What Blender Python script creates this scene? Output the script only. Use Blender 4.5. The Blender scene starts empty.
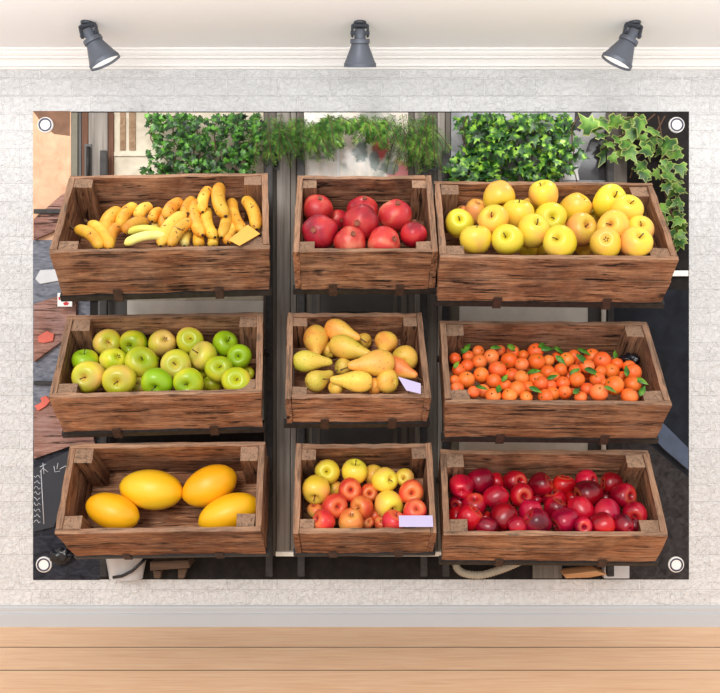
import bpy, bmesh, math, random
from mathutils import Vector, Matrix, Euler, noise
random.seed(7)
SC = bpy.context.scene
COL = SC.collection
PX, D, ZC = 312.5, 2.7, 0.8935          # pixels per metre at the wall, camera distance, eye height
PI = math.pi

def W(px, py, y=0.0):
    """point of the room at depth y (wall is y=0) seen at a pixel of the 720x693 frame"""
    k = (D + y) / D / PX
    return Vector(((px - 360) * k, y, ZC + (346.5 - py) * k))

# ------------------------------------------------------------------ materials
def lin(c):
    return tuple((v / 255 / 12.92) if v / 255 <= .04045 else ((v / 255 + .055) / 1.055) ** 2.4 for v in c)

class NT:
    def __init__(s, name):
        s.m = bpy.data.materials.new(name); s.m.use_nodes = True
        s.t = s.m.node_tree; s.b = s.t.nodes['Principled BSDF']
    def n(s, typ, **kw):
        o = s.t.nodes.new('ShaderNode' + typ)
        for k, v in kw.items():
            if k.startswith('i_'):
                key = k[2:]; key = int(key) if key.isdigit() else key.replace('_', ' ')
                o.inputs[key].default_value = v
            else: setattr(o, k, v)
        return o
    def l(s, a, b): s.t.links.new(a, b)
    def ramp(s, fac, stops):
        r = s.n('ValToRGB'); e = r.color_ramp.elements
        while len(e) < len(stops): e.new(.5)
        for q, (p, c) in zip(e, stops):
            q.position = p; q.color = (*c, 1) if len(c) == 3 else c
        s.l(fac, r.inputs[0]); return r.outputs[0]
    def mix(s, fac, a, b, mode='MIX'):
        m = s.n('Mix', data_type='RGBA', blend_type=mode)
        for v, i in ((fac, 0), (a, 6), (b, 7)):
            if hasattr(v, 'links'): s.l(v, m.inputs[i])
            elif i == 0: m.inputs[0].default_value = v
            else: m.inputs[i].default_value = (*v, 1)
        return m.outputs[2]
    def math(s, op, a, b=None):
        m = s.n('Math', operation=op)
        for i, v in enumerate((a, b)):
            if v is None: continue
            if hasattr(v, 'links'): s.l(v, m.inputs[i])
            else: m.inputs[i].default_value = v
        return m.outputs[0]
    def coord(s, scale=(1, 1, 1), rnd=0.0):
        tc = s.n('TexCoord'); out = tc.outputs['Object']
        if rnd:
            oi = s.n('ObjectInfo'); v = s.n('VectorMath', operation='ADD')
            c = s.n('CombineXYZ'); 
            for i, f in enumerate((rnd, rnd * 1.7, rnd * 2.3)): s.l(s.math('MULTIPLY', oi.outputs['Random'], f), c.inputs[i])
            s.l(out, v.inputs[0]); s.l(c.outputs[0], v.inputs[1]); out = v.outputs[0]
        mp = s.n('Mapping'); mp.inputs['Scale'].default_value = scale
        s.l(out, mp.inputs[0]); return mp.outputs[0]
    def noise(s, vec, scale, detail=4, rough=.55, dist=0):
        o = s.n('TexNoise'); o.inputs['Scale'].default_value = scale; o.inputs['Detail'].default_value = detail
        o.inputs['Roughness'].default_value = rough; o.inputs['Distortion'].default_value = dist
        s.l(vec, o.inputs['Vector']); return o.outputs['Fac']
    def bump(s, h, strength=.3, dist=.005, normal=None):
        b = s.n('Bump'); b.inputs['Strength'].default_value = strength; b.inputs['Distance'].default_value = dist
        s.l(h, b.inputs['Height'])
        if normal: s.l(normal, b.inputs['Normal'])
        s.l(b.outputs[0], s.b.inputs['Normal']); return b.outputs[0]
    def col(s, c):
        if hasattr(c, 'links'): s.l(c, s.b.inputs['Base Color'])
        else: s.b.inputs['Base Color'].default_value = (*c, 1)
    def set(s, **kw):
        for k, v in kw.items(): s.b.inputs[k.replace('_', ' ')].default_value = v

def simple(name, rgb, rough=.6, metal=0, vary=.15, scale=30, spec=.5):
    t = NT(name); c = lin(rgb)
    f = t.noise(t.coord((1, 1, 1), 3.1), scale, 5)
    a = tuple(v * (1 - vary) for v in c); b = tuple(min(1, v * (1 + vary)) for v in c)
    t.col(t.ramp(f, [(.3, a), (.7, b)])); t.set(Roughness=rough, Metallic=metal, Specular_IOR_Level=spec)
    t.bump(f, .08, .002)
    return t.m

def wood(name, axis, base, dark, light, grey, greyamt=.35, top=.38):
    t = NT(name)
    def ax(a, b):
        q = [a, a, a]; q[axis] = b; return tuple(q)
    warp = t.noise(t.coord((1, 1, 1), 2.9), 12, 3)
    f1 = t.noise(t.coord(ax(40, 4.5), 7.3), 1.1, 9, .75, .7)           # broad figure
    f2 = t.noise(t.coord(ax(170, 10), 5.9), 1.3, 6, .7, .25)           # fine fibres
    f3 = t.noise(t.coord(ax(75, 4.5), 8.1), 1.3, 6, .72, .5)           # dark cracks
    big = t.noise(t.coord((1, 1, 1), 9.7), 8, 6, .7)
    c = t.ramp(f1, [(.30, lin(dark)), (.44, lin(base)), (.62, lin(light))])
    c = t.mix(t.ramp(big, [(.42, (0, 0, 0)), (.66, (greyamt,) * 3)]), c, lin(grey))
    c = t.mix(t.ramp(t.noise(t.coord((1, 1, 1), 6.6), 6, 5, .7), [(.45, (0, 0, 0)), (.68, (.6,) * 3)]), c, lin(dark))
    c = t.mix(t.ramp(f2, [(.36, (.6,) * 3), (.54, (0, 0, 0))]), c, lin(dark))
    crack = t.math('MULTIPLY', t.ramp(f3, [(.39, (1, 1, 1)), (.45, (0, 0, 0))]), t.ramp(warp, [(.34, (0, 0, 0)), (.48, (.95,) * 3)]))
    c = t.mix(crack, c, tuple(x * .22 for x in lin(dark)))
    vo = t.n('TexVoronoi')                                             # knots and nail holes
    t.l(t.coord(ax(12, 7), 4.3), vo.inputs['Vector']); vo.inputs['Scale'].default_value = 1
    kn = t.ramp(vo.outputs['Distance'], [(.05, (.85,) * 3), (.14, (0, 0, 0))])
    c = t.mix(kn, c, tuple(x * .35 for x in lin(dark)))
    # upward faces are bleached and worn
    nz = t.n('SeparateXYZ'); t.l(t.n('TexCoord').outputs['Normal'], nz.inputs[0])
    wear = t.math('MULTIPLY', t.ramp(nz.outputs[2], [(.6, (0, 0, 0)), (.9, (top,) * 3)]), t.ramp(f2, [(.3, (.35,) * 3), (.55, (1, 1, 1))]))
    c = t.mix(wear, c, lin((178, 148, 124)))
    oi = t.n('ObjectInfo')
    hv = t.n('HueSaturation'); t.l(c, hv.inputs['Color'])
    t.l(t.math('ADD', t.math('MULTIPLY', oi.outputs['Random'], .3), .85), hv.inputs['Value'])
    t.col(hv.outputs[0]); t.set(Roughness=.8, Specular_IOR_Level=.25)
    h = t.math('SUBTRACT', t.math('ADD', f2, f1), t.math('MULTIPLY', crack, 1.2))
    t.bump(h, .6, .003)
    return t.m

M = {}
WD = dict(base=(144, 93, 63), dark=(62, 39, 28), light=(200, 148, 110), grey=(168, 142, 124))
for ax, nm in enumerate('xyz'):
    M['wood_' + nm] = wood('weathered_crate_wood_' + nm, ax, **WD)
    M['plain_' + nm] = wood('unworn_crate_wood_' + nm, ax, top=0, **WD)
M['post'] = wood('grey_post_wood', 2, (132, 88, 60), (70, 44, 31), (170, 126, 94), (150, 124, 106), .35, .55)
M['iron'] = simple('blackened_iron', (52, 49, 48), .5, .5, .35, 60)
M['hook'] = simple('rusty_hook_iron', (72, 52, 44), .65, .3, .4, 80)
M['steel'] = simple('pale_brushed_steel', (234, 229, 218), .4, .05, .08, 20)
M['stem'] = simple('fruit_stem', (92, 66, 36), .8, 0, .3, 200)
M['stem_dark'] = simple('dark_calyx', (60, 40, 26), .85, 0, .3, 200)
M['card_orange'] = simple('orange_card', (244, 186, 84), .7, 0, .03)
M['card_lilac'] = simple('lilac_card', (208, 196, 232), .7, 0, .03)
M['white'] = simple('white_paint', (240, 238, 236), .5, 0, .02)
M['ring'] = simple('eyelet_dark_ring', (70, 70, 88), .35, .4, .1)
M['redmark'] = simple('red_print', (200, 50, 60), .7, 0, .03)
M['lamp'] = simple('slate_grey_lamp_paint', (84, 89, 99), .45, .2, .08, 10)
M['lamp_dark'] = simple('dark_lamp_bracket', (54, 58, 66), .45, .2, .08, 10)
M['plastic'] = simple('black_plastic', (22, 22, 28), .25, 0, .1)

def fruit(name, stops, nscale=9, rough=.32, speck=None, gradient=None, rand_hue=.03, rand_val=.2, bumpn=None, vstretch=1.0, spec=.5):
    """stops: ramp over object-space noise shifted per object; gradient: (colour, lo, hi) along local z towards the stem"""
    t = NT(name)
    tc = t.n('TexCoord'); oi = t.n('ObjectInfo')
    v = t.coord((1, 1, vstretch), 6.1)
    f = t.noise(v, nscale, 3, .5, .4)
    f = t.math('ADD', f, t.math('MULTIPLY', t.math('SUBTRACT', oi.outputs['Random'], .5), .22))
    c = t.ramp(f, [(p, lin(x)) for p, x in stops])
    if gradient:
        sx = t.n('SeparateXYZ'); t.l(tc.outputs['Object'], sx.inputs[0])
        mr = t.n('MapRange'); t.l(sx.outputs[2], mr.inputs[0])
        mr.inputs[1].default_value, mr.inputs[2].default_value = gradient[1], gradient[2]
        c = t.mix(mr.outputs[0], c, lin(gradient[0]))
    if speck:
        fs = t.noise(t.coord((1, 1, 1), 3.3), speck[1], 2)
        c = t.mix(t.ramp(fs, [(speck[2], (0, 0, 0)), (speck[2] + .05, (speck[3],) * 3)]), c, lin(speck[0]))
    hv = t.n('HueSaturation'); t.l(c, hv.inputs['Color'])
    rr = t.math('FRACT', t.math('MULTIPLY', oi.outputs['Random'], 17.3))
    t.l(t.math('ADD', t.math('MULTIPLY', rr, rand_hue), .5 - rand_hue / 2), hv.inputs['Hue'])
    rv = t.math('FRACT', t.math('MULTIPLY', oi.outputs['Random'], 37.7))
    t.l(t.math('ADD', t.math('MULTIPLY', rv, rand_val), 1 - rand_val / 2), hv.inputs['Value'])
    t.col(hv.outputs[0]); t.set(Roughness=rough, Specular_IOR_Level=spec)
    try: t.set(Subsurface_Weight=.03, Subsurface_Scale=.006)
    except Exception: pass
    if bumpn:
        fb = t.noise(t.coord((1, 1, 1), 2), bumpn[0], 3)
        t.bump(fb, bumpn[1], .002)
    return t.m
M['banana'] = fruit('banana_skin', [(.3, (228, 150, 40)), (.5, (244, 184, 60)), (.7, (250, 206, 84))], 14, .5, ((96, 58, 26), 70, .64, .85), None, .02, .36)
M['banana_green'] = fruit('pale_green_banana_skin', [(.3, (226, 212, 76)), (.6, (242, 232, 140))], 14, .5)
M['pom'] = fruit('pomegranate_skin', [(.28, (140, 18, 38)), (.42, (188, 30, 40)), (.58, (212, 66, 54)), (.74, (232, 140, 108))], 14, .38, ((150, 90, 60), 120, .66, .6), None, .008, .3)
M['yellow'] = fruit('yellow_apple_skin', [(.3, (240, 212, 52)), (.46, (250, 214, 70)), (.58, (248, 194, 86)), (.72, (240, 168, 96))], 9, .33, ((176, 150, 60), 190, .7, .4), ((222, 214, 66), .025, .045))
M['green'] = fruit('green_apple_skin', [(.34, (150, 188, 24)), (.44, (200, 206, 36)), (.56, (226, 212, 62)), (.74, (240, 196, 106))], 8, .3, ((150, 160, 60), 190, .7, .35), ((128, 160, 26), .026, .045))
M['pear'] = fruit('pear_skin', [(.3, (206, 180, 60)), (.44, (234, 190, 80)), (.58, (240, 172, 76)), (.72, (232, 140, 64))], 9, .45, ((150, 106, 50), 150, .63, .65))
M['pear_green'] = fruit('green_pear_skin', [(.34, (202, 188, 62)), (.5, (226, 198, 82)), (.7, (234, 182, 80))], 9, .45, ((130, 106, 50), 150, .63, .65), None, .015)
M['orange'] = fruit('clementine_skin', [(.3, (240, 98, 32)), (.55, (250, 120, 48)), (.75, (252, 142, 72))], 9, .38, None, None, .015, .12, (260, .25))
M['melon'] = fruit('yellow_melon_skin', [(.3, (246, 172, 16)), (.6, (252, 190, 24)), (.8, (252, 202, 50))], 7, .4, None, None, .01, .06, (60, .2))
M['red_yellow'] = fruit('blushed_red_apple_skin', [(.3, (206, 48, 48)), (.46, (226, 78, 52)), (.6, (238, 128, 72)), (.75, (240, 186, 96))], 11, .33, ((240, 180, 120), 170, .68, .4), ((226, 150, 70), .03, .05), .03, .15, None, .35)
M['red'] = fruit('dark_red_apple_skin', [(.3, (92, 4, 26)), (.46, (150, 6, 36)), (.62, (194, 14, 44)), (.8, (222, 60, 54))], 10, .27, ((230, 110, 100), 170, .7, .3), ((222, 110, 60), .038, .05), .012, .3, None, .3)

def leafmat(name, cols, scale=40, rough=.45, edge=None):
    t = NT(name); f = t.noise(t.coord((1, 1, 1), 2), scale, 2, .5)
    c = t.ramp(f, [(p, lin(x)) for p, x in cols])
    if edge:
        a = t.n('Attribute', attribute_name='rim')
        c = t.mix(t.ramp(a.outputs['Fac'], [(.7, (0, 0, 0)), (.98, (.8, .8, .8))]), c, lin(edge))
    t.col(c); t.set(Roughness=rough)
    try: t.set(Transmission_Weight=0.0, Subsurface_Weight=0.0)
    except Exception: pass
    return t.m
M['bush'] = leafmat('box_leaf', [(.36, (10, 34, 8)), (.5, (36, 86, 20)), (.66, (92, 150, 38))])
M['ivy'] = leafmat('bright_ivy_leaf', [(.38, (12, 42, 10)), (.52, (44, 98, 24)), (.66, (146, 192, 58))])
M['fern'] = leafmat('fern_frond', [(.34, (30, 70, 22)), (.5, (70, 122, 40)), (.64, (134, 174, 66))])
M['variegated'] = leafmat('variegated_ivy_leaf', [(.36, (30, 70, 22)), (.5, (70, 116, 38)), (.66, (118, 160, 60))], 22, .45, (190, 194, 110))
M['citrus_leaf'] = leafmat('citrus_leaf', [(.3, (34, 82, 24)), (.5, (66, 122, 34)), (.7, (130, 170, 50))], 30)
M['vine'] = simple('vine_stem', (88, 62, 44), .8)

# ------------------------------------------------------------------ object helpers
def link(name, bm, mats, parent=None, loc=None, rot=None, smooth=True, autosmooth=None):
    me = bpy.data.meshes.new(name)
    bmesh.ops.recalc_face_normals(bm, faces=bm.faces)
    bm.to_mesh(me); bm.free()
    if not isinstance(mats, (list, tuple)): mats = [mats]
    for m in mats: me.materials.append(m)
    if smooth:
        for p in me.polygons: p.use_smooth = True
        if autosmooth is not None: me.set_sharp_from_angle(angle=math.radians(autosmooth))
    o = bpy.data.objects.new(name, me); COL.objects.link(o)
    if parent: o.parent = parent
    if loc is not None: o.location = loc
    if rot is not None: o.rotation_euler = rot
    return o
def empty(name, loc=(0, 0, 0), mat=None):
    o = bpy.data.objects.new(name, None); o.empty_display_size = .05; COL.objects.link(o)
    o.location = loc
    if mat is not None: o.matrix_world = mat
    return o
def tag(o, label, cat, group=None, kind=None):
    o['label'] = label; o['category'] = cat
    if group: o['group'] = group
    if kind: o['kind'] = kind
    return o
def box(bm, lo, hi, bev=0.0, mi=0):
    vs = [bm.verts.new((x, y, z)) for x in (lo[0], hi[0]) for y in (lo[1], hi[1]) for z in (lo[2], hi[2])]
    fs = [bm.faces.new([vs[i] for i in f]) for f in ((0, 1, 3, 2), (4, 6, 7, 5), (0, 4, 5, 1), (2, 3, 7, 6), (0, 2, 6, 4), (1, 5, 7, 3))]
    for f in fs: f.material_index = mi
    if bev:
        es = list({e for f in fs for e in f.edges})
        bmesh.ops.bevel(bm, geom=es, offset=bev, segments=2, affect='EDGES')
def hexa(bm, c, n=1, axis=0, jit=0.0, bev=.002, mi=0):
    n0 = set(bm.faces)
    """box from 8 corners c[(ix,iy,iz)], divided n times along an axis with worn, slightly wandering edges"""
    def tri(u, v, w):
        p = Vector((0, 0, 0))
        for (i, j, k), q in c.items():
            p += Vector(q) * ((u if i else 1 - u) * (v if j else 1 - v) * (w if k else 1 - w))
        return p
    rings = []
    for s in range(n + 1):
        t = s / n; ring = []
        for a, b in ((0, 0), (1, 0), (1, 1), (0, 1)):
            uvw = [0, 0, 0]; o = [k for k in range(3) if k != axis]
            uvw[axis] = t; uvw[o[0]] = a; uvw[o[1]] = b
            p = tri(*uvw) + Vector((random.gauss(0, jit), random.gauss(0, jit), random.gauss(0, jit)))
            ring.append(bm.verts.new(p))
        rings.append(ring)
    fs = []
    for r0, r1 in zip(rings, rings[1:]):
        for i in range(4): fs.append(bm.faces.new((r0[i], r0[(i + 1) % 4], r1[(i + 1) % 4], r1[i])))
    fs.append(bm.faces.new(rings[0][::-1])); fs.append(bm.faces.new(rings[-1]))
    if bev:
        es = [e for e in {e for f in fs for e in f.edges} if len(e.link_faces) == 2 and e.calc_face_angle(0) > .8]
        bmesh.ops.bevel(bm, geom=es, offset=bev, segments=2, affect='EDGES', clamp_overlap=True)
    if mi:
        for f in bm.faces:
            if f not in n0: f.material_index = mi
def tube(bm, pts, r, seg=8, caps=True, mi=0):
    pts = [Vector(p) for p in pts]; rr = r if isinstance(r, (list, tuple)) else [r] * len(pts)
    rings = []; up = Vector((0, 0, 1)); prev = None
    for i, p in enumerate(pts):
        d = (pts[min(i + 1, len(pts) - 1)] - pts[max(i - 1, 0)]).normalized()
        if prev is None:
            a = d.orthogonal().normalized()
        else:
            a = (prev - d * prev.dot(d)).normalized()
        prev = a; b = d.cross(a)
        rings.append([bm.verts.new(p + (a * math.cos(2 * PI * k / seg) + b * math.sin(2 * PI * k / seg)) * rr[i]) for k in range(seg)])
    for r0, r1 in zip(rings, rings[1:]):
        for k in range(seg):
            f = bm.faces.new((r0[k], r0[(k + 1) % seg], r1[(k + 1) % seg], r1[k])); f.material_index = mi
    if caps:
        bm.faces.new(rings[0][::-1]).material_index = mi; bm.faces.new(rings[-1]).material_index = mi
def lathe(bm, prof, seg=24, mat=None, fn=None, mi=0):
    """prof: (r,z) list; r=0 ends close to a point"""
    rings = []
    for r, z in prof:
        if r < 1e-6: rings.append([bm.verts.new((0, 0, z))])
        else: rings.append([bm.verts.new((r * math.cos(2 * PI * k / seg), r * math.sin(2 * PI * k / seg), z)) for k in range(seg)])
    for a, b in zip(rings, rings[1:]):
        for k in range(seg):
            k2 = (k + 1) % seg
            if len(a) == 1 and len(b) == 1: continue
            if len(a) == 1: f = bm.faces.new((a[0], b[k], b[k2]))
            elif len(b) == 1: f = bm.faces.new((a[k], a[k2], b[0]))
            else: f = bm.faces.new((a[k], a[k2], b[k2], b[k]))
            f.material_index = mi
    vs = [v for r in rings for v in r]
    if fn:
        for v in vs: v.co = fn(v.co)
    if mat is not None:
        for v in vs: v.co = mat @ v.co
    return vs
def prism(bm, poly, y0, y1, mi=0):
    """polygon of (x,z) extruded from depth y0 to y1"""
    a = [bm.verts.new((p[0], y0, p[1])) for p in poly]; b = [bm.verts.new((p[0], y1, p[1])) for p in poly]
    fs = [bm.faces.new(a), bm.faces.new(b[::-1])]
    for i in range(len(poly)): fs.append(bm.faces.new((a[i], b[i], b[(i + 1) % len(poly)], a[(i + 1) % len(poly)])))
    for f in fs: f.material_index = mi
    return fs
def pprism(bm, pix, y0, y1, mi=0):
    return prism(bm, [(W(px, py, y1).x, W(px, py, y1).z) for px, py in pix], y0, y1, mi)

# ------------------------------------------------------------------ the room
def struct(name, bm, m, **k):
    o = link(name, bm, m, **k); o['kind'] = 'structure'; return o
def brickmat():
    t = NT('white_painted_brick')
    tc = t.n('TexCoord'); sx = t.n('SeparateXYZ'); t.l(tc.outputs['Object'], sx.inputs[0])
    cx = t.n('CombineXYZ'); t.l(sx.outputs[0], cx.inputs[0]); t.l(sx.outputs[2], cx.inputs[1])
    mp = t.n('Mapping'); mp.inputs['Location'].default_value = (.035, .0565 * 40 - .0, 0); t.l(cx.outputs[0], mp.inputs[0])
    wob = t.noise(tc.outputs['Object'], 18, 2)
    br = t.n('TexBrick', offset=.37, offset_frequency=2, squash=1.0)
    t.l(mp.outputs[0], br.inputs['Vector'])
    for k, v in (('Scale', 1), ('Mortar Size', .0019), ('Mortar Smooth', .35), ('Bias', 0), ('Brick Width', .165), ('Row Height', .0565)): br.inputs[k].default_value = v
    br.inputs['Color1'].default_value = (*lin((227, 227, 227)), 1); br.inputs['Color2'].default_value = (*lin((219, 219, 219)), 1)
    br.inputs['Mortar'].default_value = (*lin((248, 248, 248)), 1)
    n1 = t.noise(tc.outputs['Object'], 62, 5, .6, 1.2)
    n2 = t.noise(tc.outputs['Object'], 24, 3, .5, .6)
    c = t.mix(t.ramp(n1, [(.35, (.10,) * 3), (.6, (0, 0, 0))]), br.outputs['Color'], lin((190, 188, 186)))
    t.col(c); t.set(Roughness=.8, Specular_IOR_Level=.2)
    h = t.math('ADD', t.math('MULTIPLY', br.outputs['Fac'], -.9), t.math('ADD', t.math('MULTIPLY', n1, .95), t.math('MULTIPLY', n2, .4)))
    t.bump(h, 1.0, .011)
    return t.m
M['brick'] = brickmat()
M['ceiling'] = simple('ceiling_paint', (243, 242, 242), .8, 0, .01, 4)
M['cornice'] = simple('cornice_paint', (240, 237, 234), .6, 0, .01, 4)
M['skirting'] = simple('skirting_paint', (184, 186, 189), .5, 0, .01, 4)
def floormat():
    t = NT('pale_oak_planks')
    v = t.coord((1.6, 22, 1)); f = t.noise(v, 3.2, 6, .6, .6)
    v2 = t.coord((2.5, 90, 1)); f2 = t.noise(v2, 3, 3)
    c = t.ramp(f, [(.3, lin((232, 184, 144))), (.5, lin((244, 200, 160))), (.7, lin((250, 214, 176)))])
    c = t.mix(t.ramp(f2, [(.35, (.25,) * 3), (.55, (0, 0, 0))]), c, lin((214, 164, 122)))
    t.col(c); t.set(Roughness=.5, Specular_IOR_Level=.3); t.bump(f2, .1, .001)
    return t.m
M['floor'] = floormat()
M['gap'] = simple('plank_gap', (60, 38, 26), .95)

bm = bmesh.new(); box(bm, (-2.4, 0, 0), (2.4, .12, 1.90)); struct('wall_back', bm, M['brick'], smooth=False)
bm = bmesh.new()
yy = .0; k = 0
while yy > -1.4:
    w = .196 if k == 0 else .178
    box(bm, (-2.4, yy - w + .0055, -.03), (2.4, yy, 0)); yy -= w; k += 1
bm.normal_update()
for f in bm.faces:
    if abs(f.normal.y) > .5: f.material_index = 1           # dark plank edges inside the grooves
box(bm, (-2.4, yy, -.05), (2.4, .12, -.02), 0, 1)
struct('floor', bm, [M['floor'], M['gap']], smooth=False)
zc = ZC + .9375
bm = bmesh.new(); box(bm, (-2.4, -.42, zc), (2.4, .12, zc + .06)); struct('ceiling', bm, M['ceiling'], smooth=False)
prof = [(0, zc), (-.056, zc), (-.056, zc - .006), (-.050, zc - .008), (-.047, zc - .014), (-.040, zc - .020), (-.036, zc - .021), (-.036, zc - .026), (-.026, zc - .028), (-.020, zc - .036), (-.018, zc - .040), (-.018, zc - .046), (-.010, zc - .047), (-.008, zc - .052), (0, zc - .053)]
bm = bmesh.new()
a = [bm.verts.new((-2.4, y, z)) for y, z in prof]; b = [bm.verts.new((2.4, y, z)) for y, z in prof]
for i in range(len(prof) - 1): bm.faces.new((a[i], a[i + 1], b[i + 1], b[i]))
bm.faces.new(a); bm.faces.new(b[::-1]); struct('trim_1', bm, M['cornice'], smooth=False)
zb = .0705
prof = [(0, 0), (-.012, 0), (-.012, .039), (-.0105, .041), (-.008, .042), (-.007, .046), (-.007, .058), (-.005, .063), (0, .0665)]
bm = bmesh.new()
a = [bm.verts.new((-2.4, y, z)) for y, z in prof]; b = [bm.verts.new((2.4, y, z)) for y, z in prof]
for i in range(len(prof) - 1): bm.faces.new((a[i], a[i + 1], b[i + 1], b[i]))
bm.faces.new(a); bm.faces.new(b[::-1]); struct('baseboard_back', bm, M['skirting'], smooth=False)

# ------------------------------------------------------------------ ceiling spotlights
def spotlight(mx, my, axis, label, first_y):
    y = first_y
    base = W(mx, my, y); base.z = zc
    t = empty('ceiling_spotlight', base); tag(t, label, 'lamp', 'grey ceiling spotlights')
    ax = Vector(axis).normalized()
    t.scale = (1.06,) * 3
    piv = Vector((0, 0, -.030)) + Vector((ax.x * .012, 0, 0))
    q = Vector((0, 0, -1)).rotation_difference(ax).to_matrix().to_4x4()
    bm = bmesh.new(); lathe(bm, [(0, .0), (.017, .0), (.017, -.004), (.015, -.007), (0, -.007)], 24); link('mounting_plate', bm, M['lamp_dark'], t, smooth=True, autosmooth=40)
    bm = bmesh.new()                                       # yoke: bridge and two cheeks
    box(bm, (-.021, -.009, -.016), (.021, .009, -.006), .002)
    for s in (-1, 1): box(bm, (s * .021 - .0035, -.009, -.040), (s * .021 + .0035, .009, -.008), .002)
    o = link('yoke', bm, M['lamp_dark'], t, autosmooth=40); o.rotation_euler = (0, -math.atan2(ax.x, -ax.z) * .45, 0)
    bm = bmesh.new()
    lathe(bm, [(0, .012), (.012, .011), (.0155, .004), (.0155, -.016), (.013, -.018), (0, -.018)], 24)
    tube(bm, [(-.026, 0, 0), (.026, 0, 0)], .005, 10)
    nk = link('neck', bm, M['lamp'], t, autosmooth=40); nk.matrix_local = Matrix.Translation(piv) @ q
    bm = bmesh.new()
    lathe(bm, [(.013, -.014), (.026, -.015), (.027, -.018), (.027, -.026), (.0235, -.028), (.0245, -.032), (.042, -.076), (.0445, -.078), (.0445, -.088), (.0425, -.088), (.0425, -.080), (.039, -.075), (.022, -.034), (0, -.033)], 40)
    sh = link('lamp_shade', bm, M['lamp'], t, autosmooth=35); sh.matrix_local = Matrix.Translation(piv) @ q
    bm = bmesh.new(); lathe(bm, [(0, -.034), (.021, -.0345), (.0385, -.0755), (.042, -.0815)], 40)
    r = link('reflector', bm, M['reflector'], sh)
    bm = bmesh.new(); lathe(bm, [(0, -.036), (.010, -.040), (.022, -.058), (.026, -.068), (.022, -.074), (0, -.078)], 24)
    link('bulb', bm, M['bulb'], sh)
    ld = bpy.data.lights.new('lamp_beam', 'SPOT'); ld.energy = 2.2; ld.spot_size = math.radians(95); ld.spot_blend = .9; ld.shadow_soft_size = .03; ld.color = (1, .96, .9)
    lo = bpy.data.objects.new('lamp_beam', ld); COL.objects.link(lo); lo.parent = sh; lo.location = (0, 0, -.092)
    return t
t = NT('reflector_white'); t.col((.9, .9, .9)); t.set(Roughness=.4); M['reflector'] = t.m
t = NT('lit_bulb'); t.col((1, 1, 1)); t.b.inputs['Emission Color'].default_value = (1, .97, .92, 1); t.set(Emission_Strength=3.0); M['bulb'] = t.m
spotlight(87, 23.5, (.44, .20, -.84), 'slate grey ceiling spotlight above the banana crate, its shade tilted inward', -.262)
spotlight(360, 20, (0, .36, -1), 'slate grey ceiling spotlight in the middle, hanging straight down', -.262)
spotlight(634.5, 25.5, (-.44, .20, -.84), 'slate grey ceiling spotlight above the variegated ivy, its shade tilted inward', -.262)

# ------------------------------------------------------------------ the printed backdrop: a flat vinyl sheet with four eyelets
def printmat(name, rgb, rgb2, scale=18, stretch=(1, 1, 1), detail=5):
    t = NT(name); f = t.noise(t.coord(stretch), scale, detail, .6, .8)
    t.col(t.ramp(f, [(.32, lin(rgb)), (.68, lin(rgb2))])); t.set(Roughness=.55, Specular_IOR_Level=.15); return t.m
zones = []
PM = []
def zone(pix, *a, **k):
    PM.append(printmat(*a, **k)); zones.append((pix, len(PM)))
base_print = printmat('print_dark', (18, 15, 14), (36, 31, 29), 30)
zone([(33, 112), (71, 112), (71, 300), (33, 300)], 'print_terracotta_plaster', (206, 160, 128), (232, 192, 158), 20)
zone([(33, 111), (70, 111), (70, 136), (54, 134), (44, 126)], 'print_brown_soffit', (112, 82, 64), (140, 104, 82), 20)
zone([(33, 240), (90, 240), (90, 580), (33, 580)], 'print_grey_paving', (84, 88, 100), (140, 142, 152), 26, stretch=(1, 1, 3))
zone([(33, 440), (100, 440), (100, 580), (33, 580)], 'print_navy_shade', (20, 21, 28), (56, 58, 68), 30, stretch=(1, 1, 2.4))
zone([(610, 290), (689, 290), (689, 579), (610, 579)], 'print_blue_black_street', (13, 15, 21), (30, 34, 43), 14)
zone([(610, 440), (645, 440), (689, 478), (689, 579), (610, 579)], 'print_dark_grey_pavement', (30, 28, 29), (64, 60, 61), 40)
bm = bmesh.new()
fs = pprism(bm, [(33, 111.5), (689, 111.5), (689, 579.5), (33, 579.5)], 0, -.0022, 0)
for i, (pix, mi) in enumerate(zones): pprism(bm, pix, -.0022, -.0024 - i * .00015, mi)
bd = link('photo_backdrop', bm, [base_print] + PM, smooth=False)
tag(bd, 'wide printed photo backdrop with a white eyelet at each corner, on white brick', 'backdrop')
bd['kind'] = 'thing'
for ex, ey in ((45.5, 125), (676.5, 125), (44, 564.5), (676, 564.5)):
    bm = bmesh.new(); p = W(ex, ey, -.004)
    R = Matrix.Translation(p) @ Matrix.Rotation(PI / 2, 4, 'X')
    lathe(bm, [(.0155, -.001), (.0165, .0035), (.0185, .0045), (.0235, .004), (.0255, .0008), (.0255, -.002)], 32)
    o = link('eyelet', bm, M['ring2'] if 'ring2' in M else M['white'], bd); o.matrix_local = R
    bm = bmesh.new(); lathe(bm, [(.0155, .0), (.0165, .0052), (.0205, .0052), (.0215, .0044)], 32); link('dark_ring', bm, M['ring'], o)
    bm = bmesh.new(); lathe(bm, [(0, .0032), (.0162, .0032)], 32); link('wall_peephole', bm, M['white'], o, smooth=False)

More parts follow.
